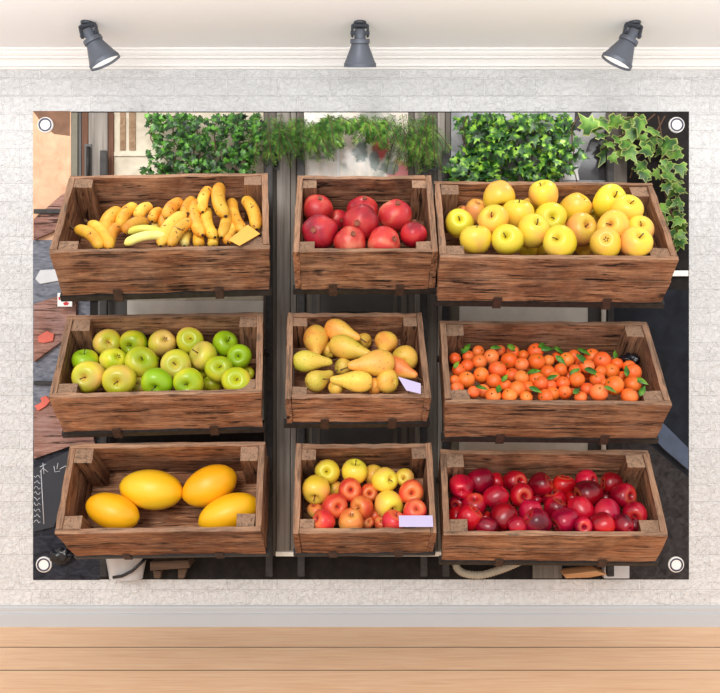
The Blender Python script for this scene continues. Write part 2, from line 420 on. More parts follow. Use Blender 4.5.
# ------------------------------------------------------------------ crates
T = .014
CR = {
'banana':(-0.5653, 0.4033, 0.7748, -0.0356, 0.0964, 0.571, 0.0064, 0.362, 0.1458, -0.12),
'pom':(0.0118, 0.4076, 0.8878, -0.0024, 0.0089, 0.3917, -0.0026, 0.3136, 0.1451, -0.12),
'yel':(0.5344, 0.3732, 0.8313, 0.0116, -0.0116, 0.633, 0.0037, 0.3332, 0.1592, -0.12),
'green':(-0.5711, -0.0061, 0.85, -0.0215, 0.0658, 0.5633, 0.0065, 0.3042, 0.1569, -0.12),
'pear':(-0.0193, 0.0261, 0.8699, -0.0037, 0.0513, 0.3969, -0.0015, 0.3128, 0.1137, -0.12),
'orange':(0.5379, -0.0249, 0.817, 0.0063, -0.0193, 0.6049, 0.0068, 0.3139, 0.1469, -0.12),
'melon':(-0.5501, -0.3729, 1.0324, -0.0135, 0.0054, 0.5569, 0.0043, 0.2662, 0.1934, -0.12),
'mixed':(0.0103, -0.3635, 0.9894, -0.006, 0.0082, 0.3939, -0.0063, 0.2739, 0.1492, -0.12),
'red':(0.5413, -0.3961, 0.8674, -0.003, -0.0373, 0.6045, 0.0007, 0.2793, 0.1472, -0.12)}
XF = {}
def crate(key, label, endpanels, planks, posts=(1, 1, 1, 1)):
    x, z, t, r, w, Wd, fl, Dp, H, y = CR[key]
    m = Matrix.Translation((x, y, ZC + z)) @ Matrix.Rotation(w, 4, 'Z') @ Matrix.Rotation(r, 4, 'Y') @ Matrix.Rotation(t, 4, 'X')
    XF[key] = m
    o = empty('wooden_crate', mat=m); tag(o, label, 'crate', 'weathered wooden fruit crates')
    fl = max(fl, 0.0)
    def hw(h): return Wd / 2 - fl * (1 - h / H)           # half width at height h
    inset = T * 1.25 if endpanels else 0.0
    # front and back: stacked planks
    for nm, ya, yb, pl, ins in (('front_board', -Dp, -Dp + T, planks, inset), ('back_board', -T, 0, (.45, 1), inset)):
        bm = bmesh.new(); h0 = 0
        for i, f in enumerate(pl):
            h1 = f * H
            c = {}
            e = random.uniform(-.0022, .0022)
            for iz, h in ((0, h0 + (.0016 if i else 0)), (1, h1 - .0014 + random.uniform(-.001, .001))):
                for ix, s in ((0, -1), (1, 1)):
                    X = s * (hw(h) - ins)
                    c[(ix, 0, iz)] = (X, ya + e, h); c[(ix, 1, iz)] = (X, yb + e, h)
            hexa(bm, c, 12, 0, .0011, .0026, 1 if f < 1 else 0); h0 = h1
        link(nm, bm, [M['wood_x'], M['plain_x']], o, autosmooth=50)
    for s in (-1, 1):
        bm = bmesh.new(); h0 = 0
        th = T * 1.2
        ya, yb = (-Dp, 0) if endpanels else (-Dp + T + .0006, -T - .0006)
        if endpanels: ya, yb = -Dp - .001, .001
        for i, f in enumerate((.5, 1)):
            h1 = f * H; c = {}
            for iz, h in ((0, h0 + (.0008 if i else 0)), (1, h1 - .0004)):
                for ix, d in ((0, 0), (1, -th)):
                    X = s * (hw(h) + d)
                    c[(ix, 0, iz)] = (X, ya, h); c[(ix, 1, iz)] = (X, yb, h)
            hexa(bm, c, 6, 1, .0008, .002, 1 if f < 1 else 0); h0 = h1
        link('side_board', bm, [M['wood_y'], M['plain_y']], o, autosmooth=50)
    bm = bmesh.new(); n = 4; a0, a1 = -Dp + T + .001, -T - .001
    for i in range(n):
        ya = a0 + (a1 - a0) * i / n + .0012; yb = a0 + (a1 - a0) * (i + 1) / n - .0012
        X = hw(0) - T * 1.2 - .0015
        c = {(ix, iy, iz): ((-X, X)[ix], (ya, yb)[iy], (.0005, .011)[iz]) for ix in (0, 1) for iy in (0, 1) for iz in (0, 1)}
        hexa(bm, c, 6, 0, .0005, .0015)
    link('bottom_board', bm, M['plain_x'], o, autosmooth=50)
    ps = .034 if endpanels else .044
    for q, (sx, back) in enumerate(((-1, 1), (1, 1), (-1, 0), (1, 0))):
        if not posts[q]: continue
        bm = bmesh.new(); c = {}
        ht = H - (.004 if back else .006)
        for iz, h in ((0, .0125), (1, ht)):
            xo = hw(h) - T * 1.2 - .0008
            for ix in (0, 1):
                X = sx * (xo - (ps + .006 if ix else 0))
                for iy in (0, 1):
                    Y = (-T - .0008 - (ps if iy else 0)) if back else (-Dp + T + .0008 + (ps * .85 if iy else 0))
                    c[(ix, iy, iz)] = (X, Y, h)
        hexa(bm, c, 3, 2, .0008, .0025)
        link('corner_post', bm, M['post'], o, autosmooth=50)
    return o
for args in (
    ('banana', 'weathered wooden crate of bananas, top of the stack nearest the terracotta wall', 0, (.30, .62, 1)),
    ('pom', 'smaller weathered wooden crate of pomegranates in the top row', 1, (.48, 1)),
    ('yel', 'weathered wooden crate of yellow apples in the top row under the ivy', 0, (.52, 1)),
    ('green', 'weathered wooden crate of green apples below the banana crate', 0, (.42, 1)),
    ('pear', 'small shallow wooden crate of pears, in the middle of the rack', 1, (.55, 1)),
    ('orange', 'weathered wooden crate of clementines with leaves, below the yellow apples', 0, (.4, 1)),
    ('melon', 'weathered wooden crate holding four yellow melons', 0, (.5, 1)),
    ('mixed', 'small wooden crate of mixed red and yellow apples, below the pears', 1, (.5, 1)),
    ('red', 'weathered wooden crate of dark red apples, below the clementines', 0, (.45, 1))):
    crate(*args)

# ------------------------------------------------------------------ metal racks: one for each column of crates
def rack(keys, label, upx):
    o = empty('display_rack', (CR[keys[1]][0], -.03, ZC)); tag(o, label, 'rack', 'black metal display racks')
    base = o.location.copy()
    for ux in upx:
        bm = bmesh.new(); a = W(ux, 150, -.062); b = W(ux, 577, -.062)
        box(bm, (a.x - .011 - base.x, -.06 - base.y, b.z - base.z), (a.x + .011 - base.x, -.044 - base.y, a.z - base.z), .002)
        link('upright', bm, M['iron'], o, autosmooth=40)
    for key in keys:
        x, z, t, r, w, Wd, fl, Dp, H, y = CR[key]
        m = XF[key]; inv = Matrix.Translation(-base)
        hwid = Wd / 2 - max(fl, 0) + .008
        bm = bmesh.new()
        z1 = -.0012
        box(bm, (-hwid, -Dp - .005, z1 - .020), (hwid, -Dp + .016, z1), .0015)     # front rail
        box(bm, (-hwid, -.020, z1 - .016), (hwid, -.004, z1), .0015)               # rear rail
        for s in (-1, 1): box(bm, (s * (hwid - .016) - .008, -Dp + .012, z1 - .014), (s * (hwid - .016) + .008, -.012, z1 - .001), .0015)
        sf = link('shelf_frame', bm, M['iron'], o, autosmooth=40); sf.matrix_local = inv @ m
        # brackets back to the uprights
        bm = bmesh.new()
        for ux in upx:
            ax = W(ux, 300, -.05).x
            p1 = m.inverted() @ Vector((ax, -.06, 0)); lx = max(-hwid + .02, min(hwid - .02, p1.x))
            q = m @ Vector((lx, -.012, z1 - .012))
            e = Vector((ax, -.054, q.z - .01))
            tube(bm, [q - base, e - base], .006, 8)
        link('bracket', bm, M['iron'], o, autosmooth=40)
        for hx in (-.46, .5):
            bm = bmesh.new(); X = hx * Wd / 2
            h = .016 if Wd > .45 else .020
            box(bm, (X - .012, -Dp - .0072, z1 - .022), (X + .012, -Dp - .0036, h), .001)
            box(bm, (X - .012, -Dp - .0072, z1 - .024), (X + .012, -Dp + .014, z1 - .0205), .001)
            hk = link('hook_clip', bm, M['hook'], sf, autosmooth=40)
    return o
rack(('banana', 'green', 'melon'), 'black metal display rack carrying the banana, green apple and melon crates', (103, 269))
rack(('pom', 'pear', 'mixed'), 'black metal display rack carrying the three small crates in the middle', (301, 424))
rack(('yel', 'orange', 'red'), 'black metal display rack carrying the yellow apple, clementine and red apple crates', (446, 611))

# ------------------------------------------------------------------ fruit
CAM = Vector((0, -D, ZC))
def ray(px, py): return (W(px, py, 0) - CAM).normalized()
def on_fill(key, px, py, r, drop=0.0, zf=None, zb=None):
    """point where the view ray meets the sloping surface of the fruit pile in a crate"""
    x, z, t, rr, w, Wd, fl, Dp, H, y = CR[key]; m = XF[key]
    zf = H - .15 * r if zf is None else zf; zb = r + .032 if zb is None else zb
    A = m @ Vector((0, -Dp + T, zf - drop)); B = m @ Vector((0, -T, zb - drop)); C = m @ Vector((1, -T, zb - drop))
    n = (B - A).cross(C - B).normalized(); d = ray(px, py)
    s = (A - CAM).dot(n) / d.dot(n)
    return CAM + d * s
def pxr(rp, p): return rp * (p.y + D) / (PX * D)
def clamp_in(key, p, r):
    x, z, t, rr, w, Wd, fl, Dp, H, y = CR[key]; m = XF[key]; q = m.inverted() @ p
    e = T * 1.2 + r * .9
    q.x = max(-Wd / 2 + e, min(Wd / 2 - e, q.x)); q.y = max(-Dp + T + r * .93, min(-T - r * .97, q.y)); q.z = max(.012 + r * .98, q.z)
    return m @ q
def clamp_ray(key, p, r):
    """slide along the view ray until clear of the front board, the floor and the back board"""
    x, z, t, rr, w, Wd, fl, Dp, H, y = CR[key]; mi = XF[key].inverted(); o = mi @ CAM
    d = (p - CAM); s0 = d.length; d = mi.to_3x3() @ (d / s0)
    lo = (-Dp + T + r * 1.05 - o.y) / d.y; hi = min((.012 + r - o.z) / d.z, (-T - r * 1.05 - o.y) / d.y)
    s0 = min(max(s0, lo), hi); q = o + d * s0; e = Wd / 2 - T * 1.2 - r
    q.x = max(-e, min(e, q.x)); return XF[key] @ q
def place(key, lst, s, ox, oy, rs=1.0):
    """lst: (x, y, r[, deep]) in a crop; gives dicts with world centre and radius. Fruit settle in depth until none cuts into another or into the boards"""
    x, z, t, rr, w, Wd, fl, Dp, H, y = CR[key]; m = XF[key]; mi = m.inverted()
    out = []
    for it in lst:
        px, py, rp = ox + it[0] / s, oy + it[1] / s, it[2] / s * rs
        deep = len(it) > 3 and it[3]; p = on_fill(key, px, py, .04)
        for _ in range(3):
            r = pxr(rp, p); p = on_fill(key, px, py, r, (1.0 * r + .006) if deep else 0)
        q = mi @ p; e = Wd / 2 - max(fl, 0) * (1 - q.z / H) - T * 1.2 - r * .95
        q.x = max(-e, min(e, q.x)); p = m @ q                   # keep clear of the end boards
        d = (p - CAM); s0 = d.length; d = d / s0
        out.append(dict(d=d, s=s0, r=r, px=px, py=py, rp=rp, deep=deep))
    def bounds(a):
        o = mi @ CAM; d = mi.to_3x3() @ a['d']; r = a['r']
        lo = (-Dp + T + r * .96 - o.y) / d.y if (o + d * a['s']).z < H + r * .7 else 0
        hi = min((.012 + r * .95 - o.z) / d.z, (-T - r * .96 - o.y) / d.y)
        return lo, hi
    for k in range(140):
        for i in range(len(out)):
            for j in range(i):
                a, b = out[i], out[j]; v = a['d'] * a['s'] - b['d'] * b['s']; mm = (a['r'] + b['r']) * .93
                if v.length < mm:
                    dm = (a['d'] + b['d']).normalized(); dep = v.dot(dm); lat2 = v.length_squared - dep * dep
                    need = math.sqrt(max(0, mm * mm - lat2)) - abs(dep)
                    if bool(a['deep']) != bool(b['deep']):          # the half hidden one gives way
                        if a['deep']: a['s'] += max(0, need + abs(dep) - dep) * .4
                        else: b['s'] += max(0, need + abs(dep) + dep) * .4
                        continue
                    dy = a['py'] - b['py']
                    sg = (1 if dy < 0 else -1) if abs(dy) > 4 else (1 if dep > 0 else -1)
                    full = math.sqrt(max(0, mm * mm - lat2)) - dep * sg
                    a['s'] += sg * full * .25; b['s'] -= sg * full * .25
        for a in out:
            lo, hi = bounds(a); a['s'] = max(a['s'], lo); a['s'] = min(a['s'], hi)
    for a in out:
        a['p'] = CAM + a['d'] * a['s']; a['r'] = pxr(a['rp'], a['p'])
    for a in out:
        if a['deep']:
            for b in out:
                if b is not a and not b['deep']: a['r'] = min(a['r'], max(.72 * a['r'], ((a['p'] - b['p']).length - b['r'] * .93) / .95))
    return out
ORD = 'first second third fourth fifth sixth seventh eighth ninth tenth eleventh twelfth thirteenth fourteenth fifteenth sixteenth seventeenth eighteenth'.split()
def rows(items, nrow, kind=lambda a: a.get('kind', 0)):
    """names each fruit by its row from the front rim and its place along that row"""
    ys = sorted(items, key=lambda a: -a['py']); n = len(ys)
    bot, top = ys[0]['py'], ys[-1]['py']
    for a in items: a['row'] = min(nrow - 1, int((bot - a['py']) / (bot - top + 1e-6) * nrow))
    for r in range(nrow):
        for i, a in enumerate(sorted([a for a in items if a['row'] == r], key=lambda a: a['px'])): a['k'] = i
    for a in items:
        R = ['front', 'second', 'third', 'fourth', 'fifth', 'sixth'][a['row']]
        if a['row'] == nrow - 1: R = 'back'
        a['where'] = '%s from left in the %s row' % (ORD[a['k']], R)
def catmull(pr, n):
    out = []
    P = [pr[0]] + list(pr) + [pr[-1]]
    for i in range(1, len(P) - 2):
        for k in range(n):
            t = k / n; a, b, c, d = P[i - 1], P[i], P[i + 1], P[i + 2]
            out.append(tuple(.5 * ((2 * b[j]) + (-a[j] + c[j]) * t + (2 * a[j] - 5 * b[j] + 4 * c[j] - d[j]) * t * t + (-a[j] + 3 * b[j] - 3 * c[j] + d[j]) * t ** 3) for j in (0, 1)))
    out.append(pr[-1]); return [(max(0, a), b) for a, b in out]
APPLE = [(0, -.70), (.10, -.74), (.26, -.87), (.44, -.91), (.68, -.78), (.90, -.42), (1.0, .04), (.96, .40), (.80, .70), (.56, .87), (.36, .87), (.20, .76), (.09, .60), (0, .54)]
REF = .045                                                    # fruit meshes are made for this radius and scaled
def apple_mesh(name, mat, seed, tall=1.0, taper=0.0, lobes=.03):
    bm = bmesh.new(); rs = random.Random(seed); ph = rs.random() * 6; tilt = rs.uniform(-.08, .08)
    def fn(v):
        r = math.hypot(v.x, v.y); th = math.atan2(v.y, v.x); zz = v.z
        k = 1 + lobes * math.cos(5 * th + ph) * max(0, -zz) + .03 * math.cos(2 * th + ph * 2) + .02 * math.cos(3 * th + ph)
        k *= 1 + taper * zz
        return Vector((v.x * k, v.y * k, zz * tall + tilt * v.x * .9)) * REF
    pr = catmull(APPLE, 3); pr[0] = (0, pr[0][1]); pr[-1] = (0, pr[-1][1])
    lathe(bm, pr, 28, fn=fn)
    me = bpy.data.meshes.new(name); bmesh.ops.recalc_face_normals(bm, faces=bm.faces); bm.to_mesh(me); bm.free(); me.materials.append(mat)
    for p in me.polygons: p.use_smooth = True
    return me
def small_mesh(name, mat, build):
    bm = bmesh.new(); build(bm); me = bpy.data.meshes.new(name); bmesh.ops.recalc_face_normals(bm, faces=bm.faces); bm.to_mesh(me); bm.free(); me.materials.append(mat)
    for p in me.polygons: p.use_smooth = True
    return me
STEM = small_mesh('stem', M['stem'], lambda bm: tube(bm, [Vector(q) * REF for q in ((0, 0, .5), (.03, 0, .75), (.08, .02, .90), (.13, .03, 1.0))], [.045 * REF, .035 * REF, .035 * REF, .05 * REF], 7))
def calyx_build(bm):
    for k in range(5):
        a = 2 * PI * k / 5
        vs = [bm.verts.new(Vector((math.cos(a + d) * r, math.sin(a + d) * r, z)) * REF) for d, r, z in ((-.5, .05, -.70), (.5, .05, -.70), (.25, .14, -.79), (0, .19, -.86), (-.25, .14, -.79))]
        bm.faces.new(vs)
CALYX = small_mesh('calyx', M['stem_dark'], calyx_build)
def newobj(name, me, parent=None):
    o = bpy.data.objects.new(name, me); COL.objects.link(o)
    if parent: o.parent = parent
    return o
rnd = random.Random(11)
def orient(d, spin): return Vector((0, 0, 1)).rotation_difference(Vector(d).normalized()).to_matrix().to_4x4() @ Matrix.Rotation(spin, 4, 'Z')
def rand_dir(calyx_chance=.3):
    """stem mostly points up and out of the crate; now and then the blossom end shows instead"""
    d = Vector((rnd.gauss(0, .55), -.75 + rnd.gauss(0, .35), .55 + rnd.gauss(0, .35))).normalized()
    return -d if rnd.random() < calyx_chance else d
def put_fruit(name, meshes, a, label, cat, group, d=None, stem=True, calyx=True, sc=(1, 1, 1)):
    o = newobj(name, meshes[rnd.randrange(len(meshes))])
    d = d or rand_dir()
    s = a['r'] / REF
    o.matrix_world = Matrix.Translation(a['p']) @ orient(d, rnd.random() * 6.28) @ Matrix.Diagonal((s * sc[0], s * sc[1], s * sc[2], 1))
    if stem: newobj('stem', STEM, o)
    if calyx: newobj('calyx', CALYX, o)
    tag(o, label, cat, group); return o
def vis(dx, dy):
    """direction of an end seen at a fraction of the radius from the fruit's centre, image axes"""
    q = max(.05, 1 - dx * dx - dy * dy); return Vector((dx, -math.sqrt(q), -dy))

# pomegranates
def pom_body(seed):
    bm = bmesh.new(); rs = random.Random(seed); ph = rs.random() * 6
    pr = catmull([(0, -.93), (.3, -.90), (.66, -.70), (.92, -.32), (1, .06), (.93, .42), (.7, .72), (.42, .88), (.22, .95), (0, .97)], 3)
    def fn(v):
        th = math.atan2(v.y, v.x); k = 1 + .03 * math.cos(5 * th + ph) + .025 * math.cos(3 * th + ph * 2)
        return Vector((v.x * k, v.y * k, v.z)) * REF
    pr[0] = (0, pr[0][1]); pr[-1] = (0, pr[-1][1]); lathe(bm, pr, 28, fn=fn)
    me = bpy.data.meshes.new('pomegranate'); bmesh.ops.recalc_face_normals(bm, faces=bm.faces); bm.to_mesh(me); bm.free(); me.materials.append(M['pom'])
    for p in me.polygons: p.use_smooth = True
    return me
def crown_build(bm):
    n = 6
    lo = [bm.verts.new(Vector((.15 * math.cos(2 * PI * k / (2 * n)), .15 * math.sin(2 * PI * k / (2 * n)), .92)) * REF) for k in range(2 * n)]
    mid = [bm.verts.new(Vector((.13 * math.cos(2 * PI * k / (2 * n)), .13 * math.sin(2 * PI * k / (2 * n)), 1.03)) * REF) for k in range(2 * n)]
    hi = [bm.verts.new(Vector(((.19 if k % 2 else .14) * math.cos(2 * PI * k / (2 * n)), (.19 if k % 2 else .14) * math.sin(2 * PI * k / (2 * n)), 1.16 if k % 2 else 1.06)) * REF) for k in range(2 * n)]
    for A, B in ((lo, mid), (mid, hi)):
        for k in range(2 * n): bm.faces.new((A[k], A[(k + 1) % (2 * n)], B[(k + 1) % (2 * n)], B[k]))
    c = bm.verts.new(Vector((0, 0, 1.0)) * REF)
    for k in range(2 * n): bm.faces.new((mid[k], mid[(k + 1) % (2 * n)], c))
M['crown'] = simple('dry_pomegranate_crown', (150, 84, 62), .7, 0, .35, 120)
CROWN = small_mesh('crown', M['crown'], crown_build)
POMS = [pom_body(i) for i in range(3)]
pl = [(180, 188, 57), (190, 274, 68), (256, 225, 38, 1), (352, 196, 60), (345, 240, 70), (475, 215, 65), (303, 313, 61), (430, 315, 63), (543, 284, 51)]
pdirs = [vis(.2, -.6), vis(-.3, 0), vis(.4, .2), vis(.1, -.7), vis(-.2, .12), vis(.1, -.62), vis(.2, -.4), vis(.6, -.15), vis(.05, -.92)]
plabel = ['dark red pomegranate in the corner of the crate, against the back post', 'big pale red pomegranate at the corner of the front rim with its crown facing out',
 'half hidden reddish pomegranate wedged between the two corner ones and the big purple one', 'purple red pomegranate behind the big central pomegranate', 'big purple red pomegranate in the centre of its crate',
 'large round red pomegranate near the back, beside the dark gap of the crate', 'purple red pomegranate in the front row, below the big central one',
 'pale orange red pomegranate in the front row with its crown toward the small one', 'small red pomegranate with its crown pointing up, at the front corner']
for a, d, lb in zip(place('pom', pl, 3.789, 270, 160), pdirs, plabel):
    o = newobj('pomegranate', POMS[rnd.randrange(3)]); s = a['r'] / REF
    o.matrix_world = Matrix.Translation(a['p']) @ orient(d, rnd.random() * 6) @ Matrix.Scale(s, 4); newobj('crown', CROWN, o)
    tag(o, lb, 'pomegranate', 'pomegranates in the crate')

# yellow, green, mixed and red apples
YEL = [apple_mesh('yellow_apple', M['yellow'], i, .93 + .03 * i, -.03) for i in range(3)]
GRN = [apple_mesh('green_apple', M['green'], 10 + i, .86 + .03 * i) for i in range(3)]
RY = [apple_mesh('blushed_apple', M['red_yellow'], 20 + i, .92 + .03 * i) for i in range(3)]
RED = [apple_mesh('red_apple', M['red'], 30 + i, 1.04, .08, .06) for i in range(3)]
yl = [(198, 98, 42, 0, .1, .85), (316, 93, 40, 0, -.35, -.75), (402, 130, 42), (492, 112, 45, 0, .25, -.35), (568, 135, 42, 0, .1, -.55), (137, 138, 33), (92, 170, 38, 0, -.1, -.25), (182, 163, 42, 0, -.35, -.35), (248, 145, 43, 0, 0, -.9), (333, 155, 43, 0, 0, .05), (288, 190, 43, 0, .2, -.55), (415, 187, 45, 0, .3, -.25), (503, 178, 43, 0, -.55, -.1), (590, 188, 38, 0, -.1, -.45), (135, 212, 42, 0, 0, -.95), (220, 213, 42, 0, -.35, -.2), (360, 220, 45, 0, -.5, -.25), (482, 222, 42), (562, 222, 42, 0, .1, -.5), (278, 122, 26, 1), (275, 238, 26, 1), (447, 155, 24, 1), (375, 190, 28, 1), (425, 232, 26, 1), (312, 232, 26, 1), (98, 140, 26, 1), (150, 180, 24, 1), (525, 205, 24, 1)]
def run_apples(key, lst, s, ox, oy, nrow, meshes, name, adj, cat, group, ctext, wild=0, **k):
    its = place(key, [q[:4] for q in lst], s, ox, oy)
    rows(its, nrow)
    for a, q in zip(its, lst):
        d = vis(q[4], q[5]) if len(q) > 4 else None
        if d is None and wild: d = Vector((rnd.gauss(0, 1), -.25 + rnd.gauss(0, .5), rnd.gauss(0, .8))).normalized()
        put_fruit(name, meshes, a, '%s%s %s of the %s' % ('half hidden ' if a['deep'] else '', adj, a['where'], ctext), cat, group, d, **k)
run_apples('yel', yl, 2.667, 425, 160, 4, YEL, 'yellow_apple', 'yellow apple', 'apple', 'yellow apples in the top crate', 'yellow apple crate')
gl = [(213, 118, 38, 0, .45, -.1), (288, 120, 38, 0, -.2, .3), (367, 118, 38), (443, 113, 38), (540, 122, 36, 0, .5, -.4), (153, 170, 37, 0, 0, -.9), (232, 167, 37), (480, 155, 40), (580, 157, 35, 0, 0, 0), (163, 212, 45, 0, -.1, .05), (308, 173, 45), (405, 180, 43), (523, 192, 38, 0, .2, -.3), (248, 222, 46, 0, .05, .1), (352, 228, 43, 0, 0, .45), (440, 228, 42, 0, 0, .2), (572, 225, 40, 0, .1, -.2), (505, 233, 30, 1), (465, 200, 30, 1), (255, 190, 26, 1), (380, 145, 32, 1), (300, 238, 26, 1), (340, 160, 28, 1), (598, 205, 24, 1)]
run_apples('green', gl, 2.769, 30, 300, 4, GRN, 'green_apple', 'green apple', 'apple', 'green apples in the crate', 'green apple crate')
rl = [(97, 152, 33), (148, 135, 35), (188, 140, 28, 1), (238, 137, 30), (307, 147, 32), (369, 152, 31), (430, 135, 28), (437, 170, 37), (498, 142, 28), (527, 175, 33, 0, .5, -.1), (190, 178, 32), (256, 173, 32, 0, .1, 0), (347, 190, 30), (415, 210, 34), (487, 217, 33), (560, 223, 33), (132, 203, 32), (117, 237, 35), (160, 235, 28, 1), (208, 233, 37), (283, 217, 32), (347, 212, 30), (300, 247, 36), (375, 242, 36), (472, 252, 32), (530, 253, 27), (245, 256, 24), (165, 258, 27), (422, 256, 24), (560, 256, 20), (298, 185, 22, 1), (478, 182, 22, 1), (90, 195, 24, 1), (82, 228, 24), (220, 205, 24, 1), (390, 185, 26, 1), (325, 170, 24, 1)]
run_apples('red', rl, 2.667, 425, 430, 5, RED, 'red_apple', 'red apple', 'apple', 'dark red apples in the crate', 'red apple crate', 1)
ml = [('y', 230, 167, 50, 0, 0, -.2), ('y', 338, 167, 52, 0, .1, -.9), ('y', 415, 180, 42, 1), ('y', 540, 190, 38, 0, -.3, -.1), ('y', 458, 200, 52, 0, .6, -.15), ('y', 185, 238, 57, 0, -.1, .6), ('y', 258, 235, 36, 1), ('r', 320, 240, 48, 0, .1, -.15), ('r', 395, 252, 40, 1), ('r', 565, 248, 50, 0, 0, -.05), ('r', 258, 305, 52, 0, .4, -.1), ('r', 368, 310, 48, 0, -.5, -.1), ('y', 475, 298, 58, 0, .4, .35), ('r', 578, 325, 48, 0, .2, -.5), ('r', 215, 365, 47), ('r', 325, 365, 52), ('r', 420, 345, 40, 1), ('r', 495, 368, 48), ('r', 182, 322, 34, 1), ('r', 390, 370, 36, 1), ('r', 446, 372, 36, 1)]
its = place('mixed', [q[1:5] for q in ml], 4, 270, 430); rows(its, 4)
for a, q in zip(its, ml):
    d = vis(q[5], q[6]) if len(q) > 5 else None
    hh = 'half hidden ' if a['deep'] else ''
    if q[0] == 'y': put_fruit('yellow_apple', YEL, a, hh + 'yellow apple %s of the mixed apple crate' % a['where'], 'apple', 'apples in the mixed crate', d)
    else: put_fruit('blushed_apple', RY, a, hh + 'blushed apple %s of the mixed apple crate' % a['where'], 'apple', 'apples in the mixed crate', d)

# clementines and their leaves
ol = [(80, 157, 16), (115, 150, 15), (90, 188, 18), (112, 175, 17), (142, 138, 16), (177, 152, 20), (145, 165, 19), (150, 200, 20), (110, 213, 22), (193, 186, 23), (225, 162, 22), (235, 140, 18), (200, 135, 14), (262, 148, 14), (295, 137, 21), (298, 165, 22), (258, 172, 18), (330, 162, 15), (352, 152, 14), (327, 193, 19), (362, 187, 18), (257, 207, 19), (184, 216, 19), (232, 200, 18), (297, 212, 20), (248, 238, 22), (215, 228, 16), (310, 222, 18), (333, 228, 17), (367, 222, 18), (405, 213, 20), (398, 150, 17), (378, 160, 20), (445, 150, 20), (472, 162, 23), (432, 178, 20), (497, 190, 20), (460, 213, 20), (505, 228, 25), (553, 225, 22), (555, 193, 22), (512, 170, 16), (545, 178, 17), (545, 257, 22), (463, 248, 23), (433, 238, 17), (415, 260, 16), (372, 247, 18), (340, 250, 18), (322, 258, 20), (270, 260, 16), (225, 256, 20), (182, 256, 20), (155, 243, 18), (130, 245, 16), (85, 237, 18), (78, 215, 14), (400, 188, 16), (480, 222, 12), (415, 170, 14), (275, 232, 16), (345, 207, 15), (470, 190, 15), (162, 222, 15, 1), (205, 205, 14, 1), (385, 205, 15, 1), (430, 200, 16, 1), (395, 238, 15, 1), (285, 190, 15, 1), (525, 205, 15, 1), (215, 180, 14, 1)]
pr = catmull([(0, -.84), (.14, -.87), (.5, -.79), (.86, -.45), (1, .02), (.88, .46), (.55, .78), (.24, .88), (.08, .85), (0, .82)], 3)
pr[0] = (0, pr[0][1]); pr[-1] = (0, pr[-1][1])
CLEM = [small_mesh('clementine', M['orange'], lambda bm: lathe(bm, pr, 22, fn=lambda v: v * REF))]
NUB = small_mesh('stem', M['bush'], lambda bm: lathe(bm, [(0, .80 * REF), (.12 * REF, .83 * REF), (.10 * REF, .90 * REF), (0, .92 * REF)], 7))
its = place('orange', ol, 2.667, 425, 300, 1.07); rows(its, 6)
for a in its:
    o = put_fruit('clementine', CLEM, a, '%sclementine %s of the clementine crate' % ('half hidden ' if a['deep'] else 'orange ', a['where']), 'clementine', 'clementines in the crate', None, False, False)
    newobj('stem', NUB, o)
clem = its
def leaf_pts(L, wd, n=6, curl=.25):
    out = []
    for i in range(n + 1):
        t = i / n; w = wd * math.sin(PI * t ** .8) * (1 - .15 * t)
        out.append((t * L, w, -curl * L * t * t))
    return out
def add_leaf(bm, mat, L, wd, fold=.3, curl=.25, n=6, thick=0):
    pts = leaf_pts(L, wd, n, curl); rows_ = []
    for x, w, z in pts: rows_.append([bm.verts.new(mat @ Vector((x, s * w, z + abs(s) * w * fold))) for s in (-1, 0, 1)])
    for a, b in zip(rows_, rows_[1:]):
        for k in range(2): bm.faces.new((a[k], a[k + 1], b[k + 1], b[k]))
ll = [(110, 128, 40, 60), (190, 126, 30, 5), (235, 128, 40, -5), (310, 124, 36, 20), (362, 160, 34, -50), (360, 135, 40, -10), (425, 137, 36, -30), (447, 190, 44, -8), (400, 190, 30, 30), (405, 242, 32, 40), (296, 248, 34, -30), (197, 235, 34, 70), (155, 258, 34, 5), (508, 145, 30, 70), (538, 188, 34, 75), (578, 216, 34, -40), (582, 248, 34, 70), (500, 256, 36, -15), (75, 172, 26, 60), (290, 190, 34, -10), (340, 205, 30, 20), (213, 207, 28, 60), (425, 165, 44, -45), (325, 130, 34, 0)]
lits = []
for x, y, L, ang in ll:
    px, py = 425 + x / 2.667, 300 + y / 2.667; p = on_fill('orange', px, py, .02, -.020)
    d = (CAM - p).normalized(); p = p + d * .004
    for c in clem:                                            # rest on the clementines, not in them
        v = p - c['p']
        if v.length < c['r'] + .003: p = c['p'] + v.normalized() * (c['r'] + .003); 
    q = XF['orange'].inverted() @ p; q.x = max(-.26, min(.262, q.x)); q.y = max(-CR['orange'][7] + T + .022, q.y); p = XF['orange'] @ q
    lits.append(dict(px=px, py=py, p=p, L=pxr(L / 2.667, p), ang=math.radians(ang)))
rows(lits, 4)
for a in lits:
    bm = bmesh.new(); L = a['L'] * 1.15
    add_leaf(bm, Matrix.Translation((-L / 2, 0, 0)), L, L * .22, .25, .18)
    o = link('citrus_leaf', bm, M['citrus_leaf'])
    n = Vector((rnd.gauss(0, .3), -.8, .6 + rnd.gauss(0, .2))).normalized()
    xx = Vector((math.cos(a['ang']), 0, math.sin(a['ang']))); xx = (xx - n * xx.dot(n)).normalized(); yv = n.cross(xx)
    o.matrix_world = Matrix.Translation(a['p']) @ Matrix((xx, yv, n)).transposed().to_4x4()
    sm = o.modifiers.new('thickness', 'SOLIDIFY'); sm.thickness = .0006
    tag(o, 'green citrus leaf lying on the clementines, %s of leaves' % a['where'], 'leaf', 'citrus leaves among the clementines')
p = on_fill('orange', 425 + 545 / 2.667, 300 + 160 / 2.667, .02)
bm = bmesh.new(); bmesh.ops.create_icosphere(bm, subdivisions=4, radius=.026)
